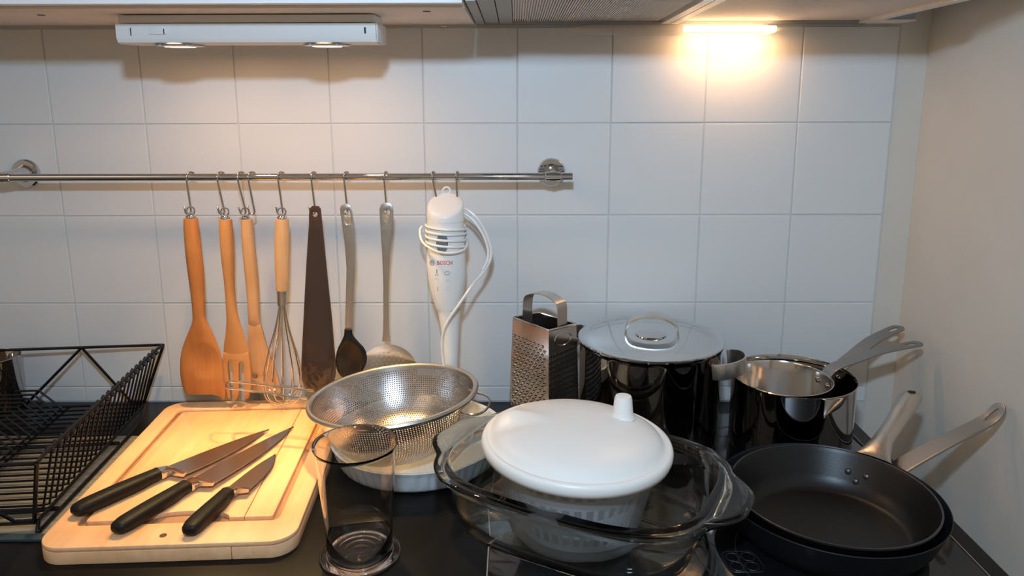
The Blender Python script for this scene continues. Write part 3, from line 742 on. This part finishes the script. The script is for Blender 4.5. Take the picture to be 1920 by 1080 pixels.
for k in range(NW):
    f = .022 + k * (FD - .042 - .022) / NW
    ftp = f * 1.04 + .004
    wire('basket_wire', [RK(.003, ftp, ZT - .003), RK(.033, f, ZF + .0015), RK(.042, f, ZF), RK(LW, f, ZF)], .0015)
    wire('rail_clip', [RK(-.0005, ftp, ZT - .0055), RK(.0095, ftp, ZT - .0005)], .0031)
    wire('plate_divider', cat([RK(.158, f + .008, ZF), RK(.166, f + .008, ZF + .008), RK(.188, f + .008, ZF + .030), RK(.200, f + .008, ZF + .034), RK(.295, f + .008, ZF + .034), RK(.308, f + .008, ZF + .030), RK(.330, f + .008, ZF + .006), RK(.337, f + .008, ZF)], 2), .0017)

cu_ = thing('cutlery_cup', 'polished steel cutlery cup at the left edge of the frame in the dish rack', 'cup', (-1.462, -.075, .019))
link('cup', pm(*lathe([(0, 0), (.036, 0), (.037, .002), (.0385, .083), (.0395, .086), (.038, .0865), (.0365, .084), (.035, .004), (0, .003)], 40, (-1.455, -.062, .0195))), m_pot, cu_)
wh = link('wooden_stirrer', pm(*loft([(-1.470, -.066, .028), (-1.4645, -.062, .10), (-1.459, -.056, .16), (-1.462, -.050, .19)], [.006, .008, .009, .004], n=12)), m_whiskw)
wh['label'] = 'pale wooden stirring stick standing in the steel cutlery cup'; wh['category'] = 'utensil'

# ------------------------------------------------------------------ tart dish
tcx, tcy = -.7475, -.188
td = thing('tart_dish', 'round white porcelain tart dish with fluted side under the colander', 'dish', (tcx, tcy, .0))
prof = [(0, .0008), (.112, .0008), (.115, .002), (.1175, .006), (.1195, .012), (.1220, .019), (.1245, .026), (.1265, .031), (.1295, .0345), (.1300, .0360), (.1285, .0365), (.1245, .0350), (.1235, .031), (.112, .0085), (.107, .0062), (0, .006)]
def fl(r, z, a):
    if r < .110: return r
    w = math.exp(-((z - .018) / .014) ** 4); return r * (1 + .020 * w * abs(math.sin(a * 24)) - .006 * w)
link('dish', pm(*lathe(prof, 384, (tcx, tcy, 0), False, fl)), m_ceram, td, sharp=60)

# ------------------------------------------------------------------ perforated colander
scx, scy, scz = -.780, -.203, .1015
MX = Matrix.Translation((scx, scy, scz)) @ Matrix.Rotation(math.radians(-4.6), 4, 'Y') @ Matrix.Rotation(math.radians(-1.5), 4, 'X')
co = thing('colander', 'perforated steel colander with long wire handle resting in the tart dish', 'colander', (scx, scy, .012))
# profile by arc length
pr = cat([(.1155, -.002), (.1120, -.014), (.1060, -.030), (.0975, -.048), (.0850, -.066), (.070, -.078), (.055, -.0835), (.035, -.0845), (.004, -.0845)], 12)
pr = np.array(pr); sl = np.concatenate([[0], np.cumsum(np.linalg.norm(np.diff(pr, axis=0), axis=1))]); pitch = .0036; NR = int(sl[-1] / (pitch * .90))
rows = np.linspace(0, sl[-1], NR + 1); rz = np.array([(np.interp(s, sl, pr[:, 0]), np.interp(s, sl, pr[:, 1])) for s in rows])
V = []; Fc = []; Nn = []; K = 6
hexa_ = [(math.cos(PI / 6 + 2 * PI * k / K), math.sin(PI / 6 + 2 * PI * k / K)) for k in range(K)]
for i in range(NR):
    (r1, z1), (r2, z2) = rz[i], rz[i + 1]; rm = (r1 + r2) / 2; n = max(6, int(round(2 * PI * rm / pitch))); off = (i % 2) * .5
    dr_, dz_ = r2 - r1, z2 - z1; ln = math.hypot(dr_, dz_); nr, nz = -dz_ / ln, dr_ / ln   # outward normal
    solid = i < 1
    for j in range(n):
        a1 = 2 * PI * (j + off) / n; a2 = 2 * PI * (j + 1 + off) / n; am = (a1 + a2) / 2
        def P(u, w, th):   # u,w in -1..1
            a = am + (a2 - a1) / 2 * u; t = (w + 1) / 2; r = r1 + dr_ * t; z = z1 + dz_ * t
            return ((r + nr * th) * math.cos(a), (r + nr * th) * math.sin(a), z + nz * th)
        nrm = lambda a: (nr * math.cos(a), nr * math.sin(a), nz)
        b = len(V)
        for th in (0, -.0005):
            for (u, w) in ((-1, -1), (1, -1), (1, 1), (-1, 1)): V.append(P(u, w, th))
            for (c, s) in hexa_: V.append(P(c * .66, s * .68, th))
        if solid:
            Fc.append((b, b + 1, b + 2, b + 3)); Fc.append((b + 10 + 3, b + 10 + 2, b + 10 + 1, b + 10)); continue
        # hex verts k=0 at 30deg,1:90,2:150,3:210,4:270,5:330 ; corners 0(-,-),1(+,-),2(+,+),3(-,+)
        H_ = lambda k: b + 4 + k
        q = [(b + 2, b + 3, H_(1)), (b + 2, H_(1), H_(0)), (b + 3, H_(2), H_(1)), (b + 3, b, H_(3), H_(2)), (b, H_(4), H_(3)), (b, b + 1, H_(4)), (b + 1, H_(5), H_(4)), (b + 1, b + 2, H_(0), H_(5))]
        Fc += q; Fc += [tuple(x + 10 for x in f[::-1]) for f in q]
        for k in range(K): Fc.append((H_(k), H_((k + 1) % K), H_((k + 1) % K) + 10, H_(k) + 10))
me = pm(V, Fc); me.transform(MX)
sv_ = link('perforated_bowl', me, m_sieve, co, smooth=False)
link('rim', xf(pm(*lathe([(.1150, -.003), (.1158, .0005), (.1185, .0022), (.1215, .0018), (.1235, -.001), (.1228, -.0035), (.1205, -.003), (.1185, -.0012), (.1170, -.0035)], 96, closed=True)), MX), m_brush, co)
def onx(p): return tuple(MX @ Vector(p))
wp = [AZ(588, 733, .098), AZ(540, 727, .100), AZ(490, 721, .102), AZ(445, 716, .104), AZ(430, 715.5, .1045), AZ(424, 721, .105), AZ(431, 728, .1045), AZ(450, 730, .104), AZ(500, 737, .101), AZ(545, 743, .098), AZ(576, 747, .0965)]
link('long_handle', pm(*tube(cat(wp, 5), .0017, 8)), m_steel, co, label='long double wire handle')
wp = [AZ(880, 731, .106), AZ(896, 737, .108), AZ(912, 742, .108), AZ(919, 752, .108), AZ(913, 766, .108), AZ(898, 776, .107), AZ(880, 777, .106), AZ(864, 773, .104)]
link('rest_loop', pm(*tube(cat(wp, 5), .0016, 8)), m_steel, co, label='small wire support loop')

# ------------------------------------------------------------------ beaker
bk = thing('measuring_beaker', 'tall clear plastic beaker standing in front of the colander', 'beaker', (-.785, -.437, 0))
bx, by = -.7848, -.4365
prof = [(0, .0010), (.030, .0012), (.043, .0008), (.0462, .0012), (.0466, .0028), (.0455, .0042), (.0400, .0058), (.0372, .0075), (.0385, .035), (.0420, .085), (.0455, .134), (.0474, .1388), (.0480, .1400), (.0478, .1408), (.0470, .1404), (.0446, .134), (.0410, .085), (.0371, .035), (.0352, .011), (.034, .0085),
        (.030, .0062), (.0285, .0072), (.0270, .0060), (.0220, .0056), (.0205, .0068), (.0190, .0056), (.0130, .0052), (.0115, .0064), (.0100, .0052), (.004, .0050), (0, .0050)]
link('beaker', pm(*lathe(prof, 72, (bx, by, .0004))), m_acryl, bk, sharp=80)

# ------------------------------------------------------------------ glass baking dish
gd = thing('glass_baking_dish', 'oval clear glass baking dish with side handles on the hob', 'baking dish', (-.523, -.365, .0024))
ga = math.radians(-28); GX = Matrix.Translation((-.5215, -.3665, .0026)) @ Matrix.Rotation(ga, 4, 'Z')
def sell(hx, hy, n, e=3.2):
    out = []
    for k in range(n):
        a = 2 * PI * k / n; c, s = math.cos(a), math.sin(a)
        out.append((hx * math.copysign(abs(c) ** (2 / e), c), hy * math.copysign(abs(s) ** (2 / e), s)))
    return out
NG = 128
def hnd(x, y, amt, hx):
    """push the rim flange out into a handle at both short ends"""
    w = max(0, 1 - (y / .066) ** 2); w = w * w * (3 - 2 * w)
    if abs(x) > hx * .6: return x + math.copysign(amt * w, x), y
    return x, y
ringsG = [(0, 0, .0006, 0), (.100, .072, .0006, 0), (.138, .106, .0008, 0), (.146, .114, .004, 0), (.153, .1175, .030, 0), (.160, .1205, .058, 0), (.164, .123, .0655, 0), (.172, .128, .0675, .022), (.1775, .1315, .0705, .026), (.1780, .1320, .0745, .027), (.1755, .130, .0768, .025),
          (.170, .126, .0765, .020), (.1655, .1225, .0762, 0), (.1615, .1195, .0795, 0), (.1590, .1175, .0785, 0), (.1560, .1155, .058, 0), (.1485, .1120, .030, 0), (.1415, .1080, .008, 0), (.134, .101, .0052, 0), (.100, .072, .0048, 0), (0, 0, .0048, 0)]
V = []; Fc = []; idx = []
for hx, hy, z, am in ringsG:
    if hx == 0: idx.append([len(V)]); V.append((0, 0, z)); continue
    row = []
    for (x, y) in sell(hx, hy, NG):
        if am: x, y = hnd(x, y, am, hx)
        row.append(len(V)); V.append((x, y, z))
    idx.append(row)
for i in range(len(idx) - 1):
    A, B = idx[i], idx[i + 1]
    for k in range(NG):
        k2 = (k + 1) % NG
        if len(A) == 1: Fc.append((A[0], B[k2], B[k]))
        elif len(B) == 1: Fc.append((A[k], A[k2], B[0]))
        else: Fc.append((A[k], A[k2], B[k2], B[k]))
me = pm(V, Fc); fixn(me); me.transform(GX); link('dish', me, m_glass, gd, sharp=80)

# ------------------------------------------------------------------ salad spinner
sx_, sy_ = -.531, -.3960; sz_ = .0082
ss = thing('salad_spinner', 'white lidded salad spinner standing inside the glass baking dish', 'salad spinner', (sx_, sy_, sz_))
link('outer_bowl', pm(*lathe([(0, 0), (.066, 0), (.071, .002), (.0735, .006), (.084, .045), (.0935, .085), (.100, .1085), (.0985, .1085), (.092, .085), (.0825, .045), (.072, .0075), (.069, .004), (0, .003)], 64, (sx_, sy_, sz_))), m_bowl, ss, label='frosted translucent bowl')
# slotted basket
bz = sz_ + .010; mb = MB()
bp_ = [(.064, .002), (.0665, .012), (.0700, .027), (.0745, .044), (.0790, .060), (.0830, .074), (.0880, .092), (.0905, .100)]
n = 72
for i in range(len(bp_) - 1):
    (ra1, z1), (ra2, z2) = bp_[i], bp_[i + 1]; band = i in (0, 2, 4, 6)
    for k in range(n):
        if not band and k % 2: continue
        a1, a2 = 2 * PI * k / n, 2 * PI * (k + 1) / n
        if not band: a2 = a1 + (a2 - a1) * .8
        def q(r, z, a): return (sx_ + r * math.cos(a), sy_ + r * math.sin(a), bz + z)
        b = [q(ra1, z1, a1), q(ra1, z1, a2), q(ra2, z2, a2), q(ra2, z2, a1), q(ra1 - .0015, z1, a1), q(ra1 - .0015, z1, a2), q(ra2 - .0015, z2, a2), q(ra2 - .0015, z2, a1)]
        mb.add(b, [(0, 1, 2, 3), (7, 6, 5, 4), (0, 3, 7, 4), (1, 5, 6, 2)] + ([(0, 4, 5, 1), (3, 2, 6, 7)] if band else []))
mb.add(*lathe([(0, .0), (.064, .002), (.064, .0035), (0, .0015)], 48, (sx_, sy_, bz)))
link('slotted_basket', mb.mesh(), m_basket, ss, smooth=False, label='milky slotted inner basket')
# lid
lz = .1195
lp = [(.1005, -.006), (.1075, -.008), (.1110, -.007), (.1128, -.002), (.1130, .003), (.1115, .0068), (.1080, .0085), (.1055, .0066), (.1030, .0072), (.0990, .0125), (.092, .0165), (.080, .0205), (.062, .0240), (.040, .0262), (.020, .0272), (0, .0275), (0, .0255), (.040, .024), (.080, .018), (.098, .009), (.1000, .002)]
V, Fc = lathe(lp, 96)
V2 = []
for (x, y, z) in V:
    # channel swelling at the left rear of the lid
    t = (x * -.985 + y * .17); u_ = (x * .17 + y * .985)
    g = math.exp(-((u_ - .012) / .015) ** 2) * max(0, min(1, (t - .045) / .03)) * max(0, min(1, (.108 - t) / .012)) if z > .004 else 0
    V2.append((x, y, z + .0075 * g - .004 * math.exp(-((u_ + .016) / .012) ** 2) * (max(0, min(1, (t - .05) / .03)) * max(0, min(1, (.100 - t) / .012)) if z > .006 else 0)))
LX = Matrix.Translation((sx_, sy_, lz)) @ Matrix.Rotation(math.radians(2.5), 4, 'Y')
link('lid', xf(pm(V2, Fc), LX), m_cream, ss, sharp=70, label='white domed lid')
kp = AZ(1168, 772, .146)
link('crank_knob', pm(*loft([(kp.x, kp.y, .1395), (kp.x, kp.y, .1415), (kp.x, kp.y, .145), (kp.x, kp.y, .152), (kp.x, kp.y, .163), (kp.x, kp.y, .1665), (kp.x, kp.y, .1675)], [.0155, .0145, .0125, .0118, .0108, .0095, .006], n=24, up=(0, 1, 0))), m_cream, ss)
COL.objects[-1].parent = ss

# ------------------------------------------------------------------ box grater
gzt = .187; gh = gzt - .002
g = thing('box_grater', 'four-sided steel box grater standing between the blender and the stock pot', 'grater', (-.5615, -.131, .0022))
tc = [AZ(961.4, 595, gzt), AZ(1028.8, 620, gzt), AZ(1081, 607, gzt), AZ(1010, 586, gzt)]   # left, front, right, back
cen_ = sum(tc, Vector()) / 4
bcn = [Vector((cen_.x, cen_.y, 0)) + (Vector((p.x, p.y, 0)) - Vector((cen_.x, cen_.y, 0))) * 1.15 + Vector((.0, 0, .0028)) for p in tc]
def gp(i, s, t, off=0):
    """point on side i (corner i to i+1): s along, t down"""
    a, b = tc[i].lerp(tc[(i + 1) % 4], s), bcn[i].lerp(bcn[(i + 1) % 4], s)
    p = a.lerp(b, t); nrm = (tc[(i + 1) % 4] - tc[i]).cross(bcn[i] - tc[i]).normalized()
    mid = (tc[0] + tc[2] + bcn[0] + bcn[2]) / 4
    if nrm.dot(p - mid) < 0: nrm = -nrm
    return p + nrm * off
NMS = ['coarse_side', 'rasp_side', 'fine_side', 'slicing_side']
m_g2 = mat('grater_steel', (.60, .54, .50), .2, 1)
for i in range(4):
    V = [gp(i, s, t, o_) for o_ in (0, -.0008) for s, t in ((0, 0), (1, 0), (1, 1), (0, 1))]
    side = link(NMS[i], fixn(pm(V, [(0, 1, 2, 3), (7, 6, 5, 4), (0, 4, 5, 1), (1, 5, 6, 2), (2, 6, 7, 3), (3, 7, 4, 0)])), m_g2, g, smooth=False)
    if i == 0:      # punched teeth
        mb = MB(); mh = MB()
        for r in range(24):
            for c in range(8):
                s = (c + .7 + (r % 2) * .5) / 9.2; t = .155 + r * .034
                if s > .96 or t > .97: continue
                q = [gp(i, s + ds, t + dt, o_) for ds, dt, o_ in ((-.042, 0, 0), (-.022, -.009, .0010), (.022, -.009, .0010), (.042, 0, 0), (0, .014, 0), (0, -.004, .0034))]
                mb.add(q, [(0, 1, 5), (1, 2, 5), (2, 3, 5), (3, 4, 5), (4, 0, 5)])
                q = [gp(i, s + .028 * math.cos(a), t - .009 + .006 * math.sin(a), .0004) for a in np.linspace(0, 2 * PI, 7)[:-1]]
                mh.add(q, [tuple(range(6))])
        o = link('grating_teeth', mb.mesh(), m_steel, side, smooth=False); o['kind'] = 'stuff'
        o = link('tooth_holes', mh.mesh(), m_dark, side, smooth=False); o['kind'] = 'stuff'
    if i == 1:
        mb = MB(); mh = MB()
        for r in range(17):
            for c in range(11):
                s = (c + .8) / 11.6; t = .215 + r * .045 - s * .03
                q = [gp(i, s + ds, t + dt, o_) for ds, dt, o_ in ((-.034, .006, 0), (0, -.008, .0016), (.034, .006, 0), (0, .012, .0))]
                mb.add(q, [(0, 1, 3), (1, 2, 3), (0, 2, 1)])
            q = [gp(i, s, t, .0003) for s, t in ((.04, .222 + r * .045), (.96, .194 + r * .045), (.96, .209 + r * .045), (.04, .237 + r * .045))]
            mh.add(q, [(0, 1, 2, 3)])
        o = link('rasp_teeth', mb.mesh(), m_steel, side, smooth=False); o['kind'] = 'stuff'
        o = link('rasp_slots', mh.mesh(), m_dark, side, smooth=False); o['kind'] = 'stuff'
        e = []
        c0_ = gp(1, .5, .095, .0004); sx1 = (gp(1, .6, .095) - gp(1, .5, .095)).normalized(); sy1 = (gp(1, .5, .05) - gp(1, .5, .095)).normalized(); nn = sx1.cross(sy1)
        link('stamped_oval', pm(*tube([tuple(c0_ + sx1 * .016 * math.cos(a) + sy1 * .010 * math.sin(a)) for a in np.linspace(0, 2 * PI, 25)[:-1]], .0006, 5, True)), m_steel, side)
bead = [Vector(p) for p in tc]
link('top_bead', pm(*tube([tuple(p) for a, b in zip(bead, bead[1:] + bead[:1]) for p in (a.lerp(b, .03), a.lerp(b, .5), a.lerp(b, .97))], .0015, 6, True)), m_steel, g)
# strap handle across the long direction
la = (tc[0] + tc[3]) / 2; lb_ = (tc[1] + tc[2]) / 2
A0 = tc[0].lerp(tc[3], .62) + Vector((.002, 0, 0)); A1 = tc[1].lerp(tc[2], .78); wdir = (tc[3] - tc[0]).normalized()
A0 = AZ(989, 592, gzt); A1 = AZ(1054, 611, gzt)
ax = (A1 - A0); zz_ = Vector((0, 0, 1))
P = [A0 - zz_ * .012, A0 + zz_ * .010, A0 + ax * .02 + zz_ * .028, A0 + ax * .10 + zz_ * .036, A0 + ax * .3 + zz_ * .0415, A0 + ax * .5 + zz_ * .0435, A0 + ax * .7 + zz_ * .0425, A0 + ax * .92 + zz_ * .037, A0 + ax * .99 + zz_ * .030, A1 + zz_ * .010, A1 - zz_ * .012]
P = cat([tuple(p) for p in P], 4); wd = Vector((-ax.y, ax.x, 0)).normalized()
V = []; Fc = []
for k, p in enumerate(P):
    T = Vector(P[min(k + 1, len(P) - 1)]) - Vector(P[max(k - 1, 0)]); T.normalize(); N_ = T.cross(wd).normalized()
    for s_, h_ in ((-1, -.0005), (1, -.0005), (1, .0005), (-1, .0005)): V.append(Vector(p) + wd * s_ * .0105 + N_ * h_)
for k in range(len(P) - 1):
    for j in range(4): a_, b_ = k * 4 + j, k * 4 + (j + 1) % 4; Fc.append((a_, b_, b_ + 4, a_ + 4))
Fc += [(0, 1, 2, 3), tuple(len(V) - 4 + j for j in range(4))]
link('strap_handle', fixn(pm(V, Fc)), m_brush, g, sharp=40)

# ------------------------------------------------------------------ stock pot
px_, py_ = -.3983, -.1286
pt = thing('stock_pot', 'large polished steel stock pot with lid at the back of the hob', 'pot', (px_, py_, .0024))
link('body', pm(*lathe([(0, .0024), (.098, .0024), (.1045, .006), (.1065, .012), (.1068, .150), (.1088, .1555), (.1075, .156), (.1052, .151), (.1050, .012), (.100, .006), (0, .006)], 96, (px_, py_, 0))), m_pot, pt)
ld = link('lid', pm(*lathe([(.1090, .1575), (.1095, .1600), (.1080, .1612), (.1045, .1600), (.1000, .1592), (.094, .1612), (.075, .1648), (.050, .1675), (.025, .1685), (0, .1688), (0, .1678), (.05, .1664), (.094, .1600), (.1000, .1570)], 96, (px_, py_, 0))), m_lid, pt, sharp=50)
link('handle_base', pm(*lathe([(.024, .1686), (.0225, .1705), (.016, .1716), (0, .1719)], 40, (px_ - .0015, py_ - .012, -.0005))), m_chrome, ld)
def strap(P, wdir, hw, th, n=5):
    P = cat([tuple(p) for p in P], n); V = []; Fc = []; w0 = Vector(wdir).normalized()
    for k, p in enumerate(P):
        T = Vector(P[min(k + 1, len(P) - 1)]) - Vector(P[max(k - 1, 0)]); T.normalize(); w = (w0 - T * w0.dot(T)).normalized(); N_ = T.cross(w)
        h = hw(k / (len(P) - 1)) if callable(hw) else hw
        for s_, h_ in ((-1, -th), (-.9, -th * 1.25), (.9, -th * 1.25), (1, -th), (1, th), (.9, th * 1.25), (-.9, th * 1.25), (-1, th)): V.append(Vector(p) + w * s_ * h + N_ * h_)
    for k in range(len(P) - 1):
        for j in range(8): a_, b_ = k * 8 + j, k * 8 + (j + 1) % 8; Fc.append((a_, b_, b_ + 8, a_ + 8))
    Fc += [tuple(range(8)), tuple(len(V) - 8 + j for j in range(8))]
    return fixn(pm(V, Fc))
lc0 = Vector((px_ + .000, py_ - .010, 0)); dx = Vector((.985, -.17, 0))
P = [lc0 + dx * a + Vector((0, 0, z)) for a, z in ((-.039, .1675), (-.0375, .179), (-.030, .190), (-.015, .1965), (0, .1985), (.015, .1965), (.030, .190), (.0375, .179), (.039, .1675))]
link('lid_handle', strap(P, (.17, .985, 0), lambda t: .013, .0012), m_steel, ld)
def side_handle(ang, par, zc=.138, R=.1068, out=.036, w=.032, lab=None):
    a = math.radians(ang); rd = Vector((math.cos(a), math.sin(a), 0)); tg = Vector((-rd.y, rd.x, 0)); c = Vector((px_, py_, 0))
    P = [c + rd * (R + q) + tg * s + Vector((0, 0, zc + dz)) for q, s, dz in ((.0008, -w, 0), (.008, -w * 1.02, .001), (.020, -w * .92, .003), (out * .85, -w * .55, .0045), (out, 0, .005), (out * .85, w * .55, .0045), (.020, w * .92, .003), (.008, w * 1.02, .001), (.0008, w, 0))]
    return link('side_handle', strap(P, (0, 0, 1), .0115, .0011), m_brush, par)
side_handle(-31, pt, w=.036); side_handle(151, pt, w=.030, out=.030)

# ------------------------------------------------------------------ saucepans
def pan_handle(par, name, P, hw, th, hole_at=None, m=m_panh):
    """flat strap following P with a slot near the end"""
    L = 0; P = cat([tuple(p) for p in P], 6); S_ = [0]
    for a, b in zip(P, P[1:]): S_.append(S_[-1] + np.linalg.norm(np.array(b) - np.array(a)))
    T_ = S_[-1]; PA = np.array(P)
    ws = hw if callable(hw) else (lambda s: hw)
    n = 24; up_, lo_ = [], []
    for k in range(n + 1): s = T_ * k / n; up_.append((s, ws(s / T_)));
    e = ws(1.0); tip = [(T_ - e + e * math.sin(q), e * math.cos(q)) for q in np.linspace(0, PI, 12)]
    top_ = [(s, w) for s, w in up_ if s < T_ - e * 1.05]
    ol = top_ + tip + [(s, -w) for s, w in top_[::-1]]
    hs = T_ - e * 1.7; hl = [(hs + e * .95 * math.cos(a), e * .34 * math.sin(a)) for a in np.linspace(0, 2 * PI, 17)[:-1]]
    d_all = PA[-1] - PA[0]; side_ = np.cross(d_all, (0, 0, 1)); side_ /= np.linalg.norm(side_)
    def wp_(s, w, c):
        s = min(max(s, 0), T_); p = np.array([np.interp(s, S_, PA[:, i]) for i in range(3)]); q = np.array([np.interp(min(s + .004, T_), S_, PA[:, i]) - np.interp(max(s - .004, 0), S_, PA[:, i]) for i in range(3)]); q /= np.linalg.norm(q)
        nn_ = np.cross(side_, q); return tuple(p + side_ * w + nn_ * c)
    return link(name, plate([ol, hl], th, .0006, 26, 0, wp_), m, par)
def rivet(par, p, d, r=.004):
    q = Vector(d).to_track_quat('Z', 'Y').to_matrix().to_4x4(); me = pm(*lathe([(r, 0), (r * .9, r * .4), (r * .5, r * .65), (0, r * .72)], 14)); me.transform(Matrix.Translation(p) @ q); return link('rivet', me, m_chrome, par)
bx_, by_, bzr, brr = -.1925, -.1685, .115, .0885
sp1 = thing('large_saucepan', 'larger steel saucepan behind the frying pans, holding a smaller saucepan', 'saucepan', (bx_, by_, .0024))
link('body', pm(*lathe([(0, .0024), (.080, .0024), (.0855, .006), (.0875, .012), (.0875, bzr - .003), (brr, bzr), (brr - .001, bzr + .0005), (.0862, bzr - .003), (.0860, .012), (.082, .0055), (0, .005)], 96, (bx_, by_, 0))), m_pot, sp1)
h1d = AZ(1690, 611, .152); h1a = Vector((bx_, by_, 0)); dirr = Vector((h1d.x - bx_, h1d.y - by_, 0)).normalized(); rim1 = h1a + dirr * (brr + .0005)
pan_handle(sp1, 'handle', [Vector((rim1.x, rim1.y, .100)), Vector((rim1.x, rim1.y, .107)) + dirr * .012, Vector((rim1.x, rim1.y, .122)) + dirr * .045, Vector((rim1.x, rim1.y, .140)) + dirr * .09, Vector((h1d.x, h1d.y, .151))], lambda t: .0125 - .001 * t, .0024)
for s in (-.012, .012):
    a = math.atan2(dirr.y, dirr.x) + s / .085; rivet(sp1, (bx_ + .0861 * math.cos(a), by_ + .0861 * math.sin(a), .098), (-math.cos(a), -math.sin(a), 0), .0045)
cx2, cy2, cz2, cr2 = -.2055, -.1600, .1085, .0722
sp2 = thing('small_saucepan', 'small steel saucepan nested inside the larger saucepan', 'saucepan', (cx2, cy2, .0055))
link('body', pm(*lathe([(0, .0056), (.062, .0056), (.068, .009), (.0700, .016), (.0706, cz2 - .002), (cr2, cz2), (cr2 - .0012, cz2 + .0004), (.0692, cz2 - .003), (.0688, .016), (.066, .010), (0, .008)], 96, (cx2, cy2, 0))), m_steel, sp2)
h2d = AZ(1728, 643, .146); c2 = Vector((cx2, cy2, 0)); d2 = Vector((h2d.x - cx2, h2d.y - cy2, 0)).normalized(); rim2 = c2 + d2 * (cr2 + .0003)
pan_handle(sp2, 'handle', [Vector((rim2.x, rim2.y, .1035)) - d2 * .001, Vector((rim2.x, rim2.y, .1175)) + d2 * .012, Vector((rim2.x, rim2.y, .1285)) + d2 * .05, Vector((rim2.x, rim2.y, .1385)) + d2 * .09, Vector((h2d.x, h2d.y, .146))], lambda t: .0118 - .001 * t, .0024)
for s in (-.012, .012):
    a = math.atan2(d2.y, d2.x) + s / .07; rivet(sp2, (cx2 + .0691 * math.cos(a), cy2 + .0691 * math.sin(a), .094), (-math.cos(a), -math.sin(a), 0), .0045)

# ------------------------------------------------------------------ frying pans
ox, oy, orr, oz = -.2215, -.3870, .1300, .050
fp1 = thing('frying_pan', 'dark outer frying pan with flat steel handle, under the other frying pan', 'frying pan', (ox, oy, .0024))
link('body', pm(*lathe([(0, .0024), (.102, .0024), (.108, .005), (.120, .022), (.1285, .046), (orr + .0005, oz), (orr - .0005, oz + .0008), (.1270, .047), (.118, .022), (.106, .0075), (.100, .0055), (0, .005)], 112, (ox, oy, 0))), m_panout, fp1)
h4 = AZ(1880, 757, .125); p4 = AZ(1690, 869, .048); d4 = Vector((h4.x - p4.x, h4.y - p4.y, 0)).normalized()
pan_handle(fp1, 'handle', [Vector((p4.x, p4.y, .040)) - d4 * .006, Vector((p4.x, p4.y, .052)) + d4 * .014, Vector((p4.x, p4.y, .076)) + d4 * .06, Vector((p4.x, p4.y, .103)) + d4 * .115, Vector((h4.x, h4.y, .125))], lambda t: .0150 - .003 * t, .0028)
ix, iy, irr, iz = -.2235, -.3960, .1175, .0575
fp2 = thing('frying_pan', 'black non-stick frying pan with tubular steel handle, stacked on the other pan', 'frying pan', (ix, iy, .0058))
link('body', pm(*lathe([(0, .0062), (.088, .0062), (.093, .009), (.104, .026), (.1145, .0535), (irr, iz - .001), (irr - .0002, iz + .0006), (irr - .0018, iz + .0008), (.1130, .0540), (.1020, .026), (.093, .0125), (.088, .0102), (.084, .0096), (0, .0092)], 112, (ix, iy, 0))), m_non, fp2)
link('rim_edge', pm(*lathe([(irr - .0018, iz + .0007), (irr - .0001, iz + .0007), (irr + .0003, iz + .0012), (irr - .0010, iz + .0017), (irr - .0020, iz + .0013)], 112, (ix, iy, 0), True)), m_rimm, fp2, label='thin worn metal rim')
tipp = AZ(1712, 738, .098); sta = AZ(1640, 848, .058)
dh = Vector((tipp.x - sta.x, tipp.y - sta.y, 0)).normalized(); Lh = (Vector((tipp.x, tipp.y, 0)) - Vector((sta.x, sta.y, 0))).length
P = [Vector((sta.x, sta.y, .0515)) - dh * .004, Vector((sta.x, sta.y, .056)) + dh * .006, Vector((sta.x, sta.y, .0625)) + dh * .03, Vector((sta.x, sta.y, .072)) + dh * .07, Vector((sta.x, sta.y, .084)) + dh * (Lh * .72), Vector((sta.x, sta.y, .0945)) + dh * (Lh * .93), Vector((tipp.x, tipp.y, .0975))]
link('tube_handle', fixn(pm(*loft(cat([tuple(p) for p in P], 5), list(np.interp(np.linspace(0, 6, 31), range(7), [.0235, .0190, .0142, .0138, .0148, .0150, .0115])), list(np.interp(np.linspace(0, 6, 31), range(7), [.003, .005, .0080, .0092, .0092, .0085, .0055])), 20))), m_brush, fp2, label='brushed steel tubular handle')
q = P[-2] + (P[-1] - P[-2]) * .25 + Vector((0, 0, .0078))
link('hanging_hole', xf(pm(*lathe([(0, .0008), (.0048, .0008), (.0052, 0), (.0052, -.004), (0, -.004)], 18)), Matrix.Translation(q) @ Matrix.Rotation(math.radians(-10), 4, 'X')), m_dark, fp2)
for u, v in ((1590, 884), (1604, 903), (1624, 894)):
    best = None
    for zq in np.linspace(.02, .052, 60):
        w_ = AZ(u, v, zq); rr_ = math.hypot(w_.x - ix, w_.y - iy); rs = np.interp(zq, [.0125, .026, .054], [.093, .102, .113])
        if best is None or abs(rr_ - rs) < best[0]: best = (abs(rr_ - rs), w_, rs)
    w_ = best[1]; d_ = Vector((ix - w_.x, iy - w_.y, .03)).normalized(); o = rivet(fp2, w_, d_, .0042)
    o.data.materials.clear(); o.data.materials.append(m_rimm)
for o in bpy.data.objects:
    if o.type == 'MESH' and o.name.startswith('tile') and not o.data.materials: o.data.materials.append(m_tile)
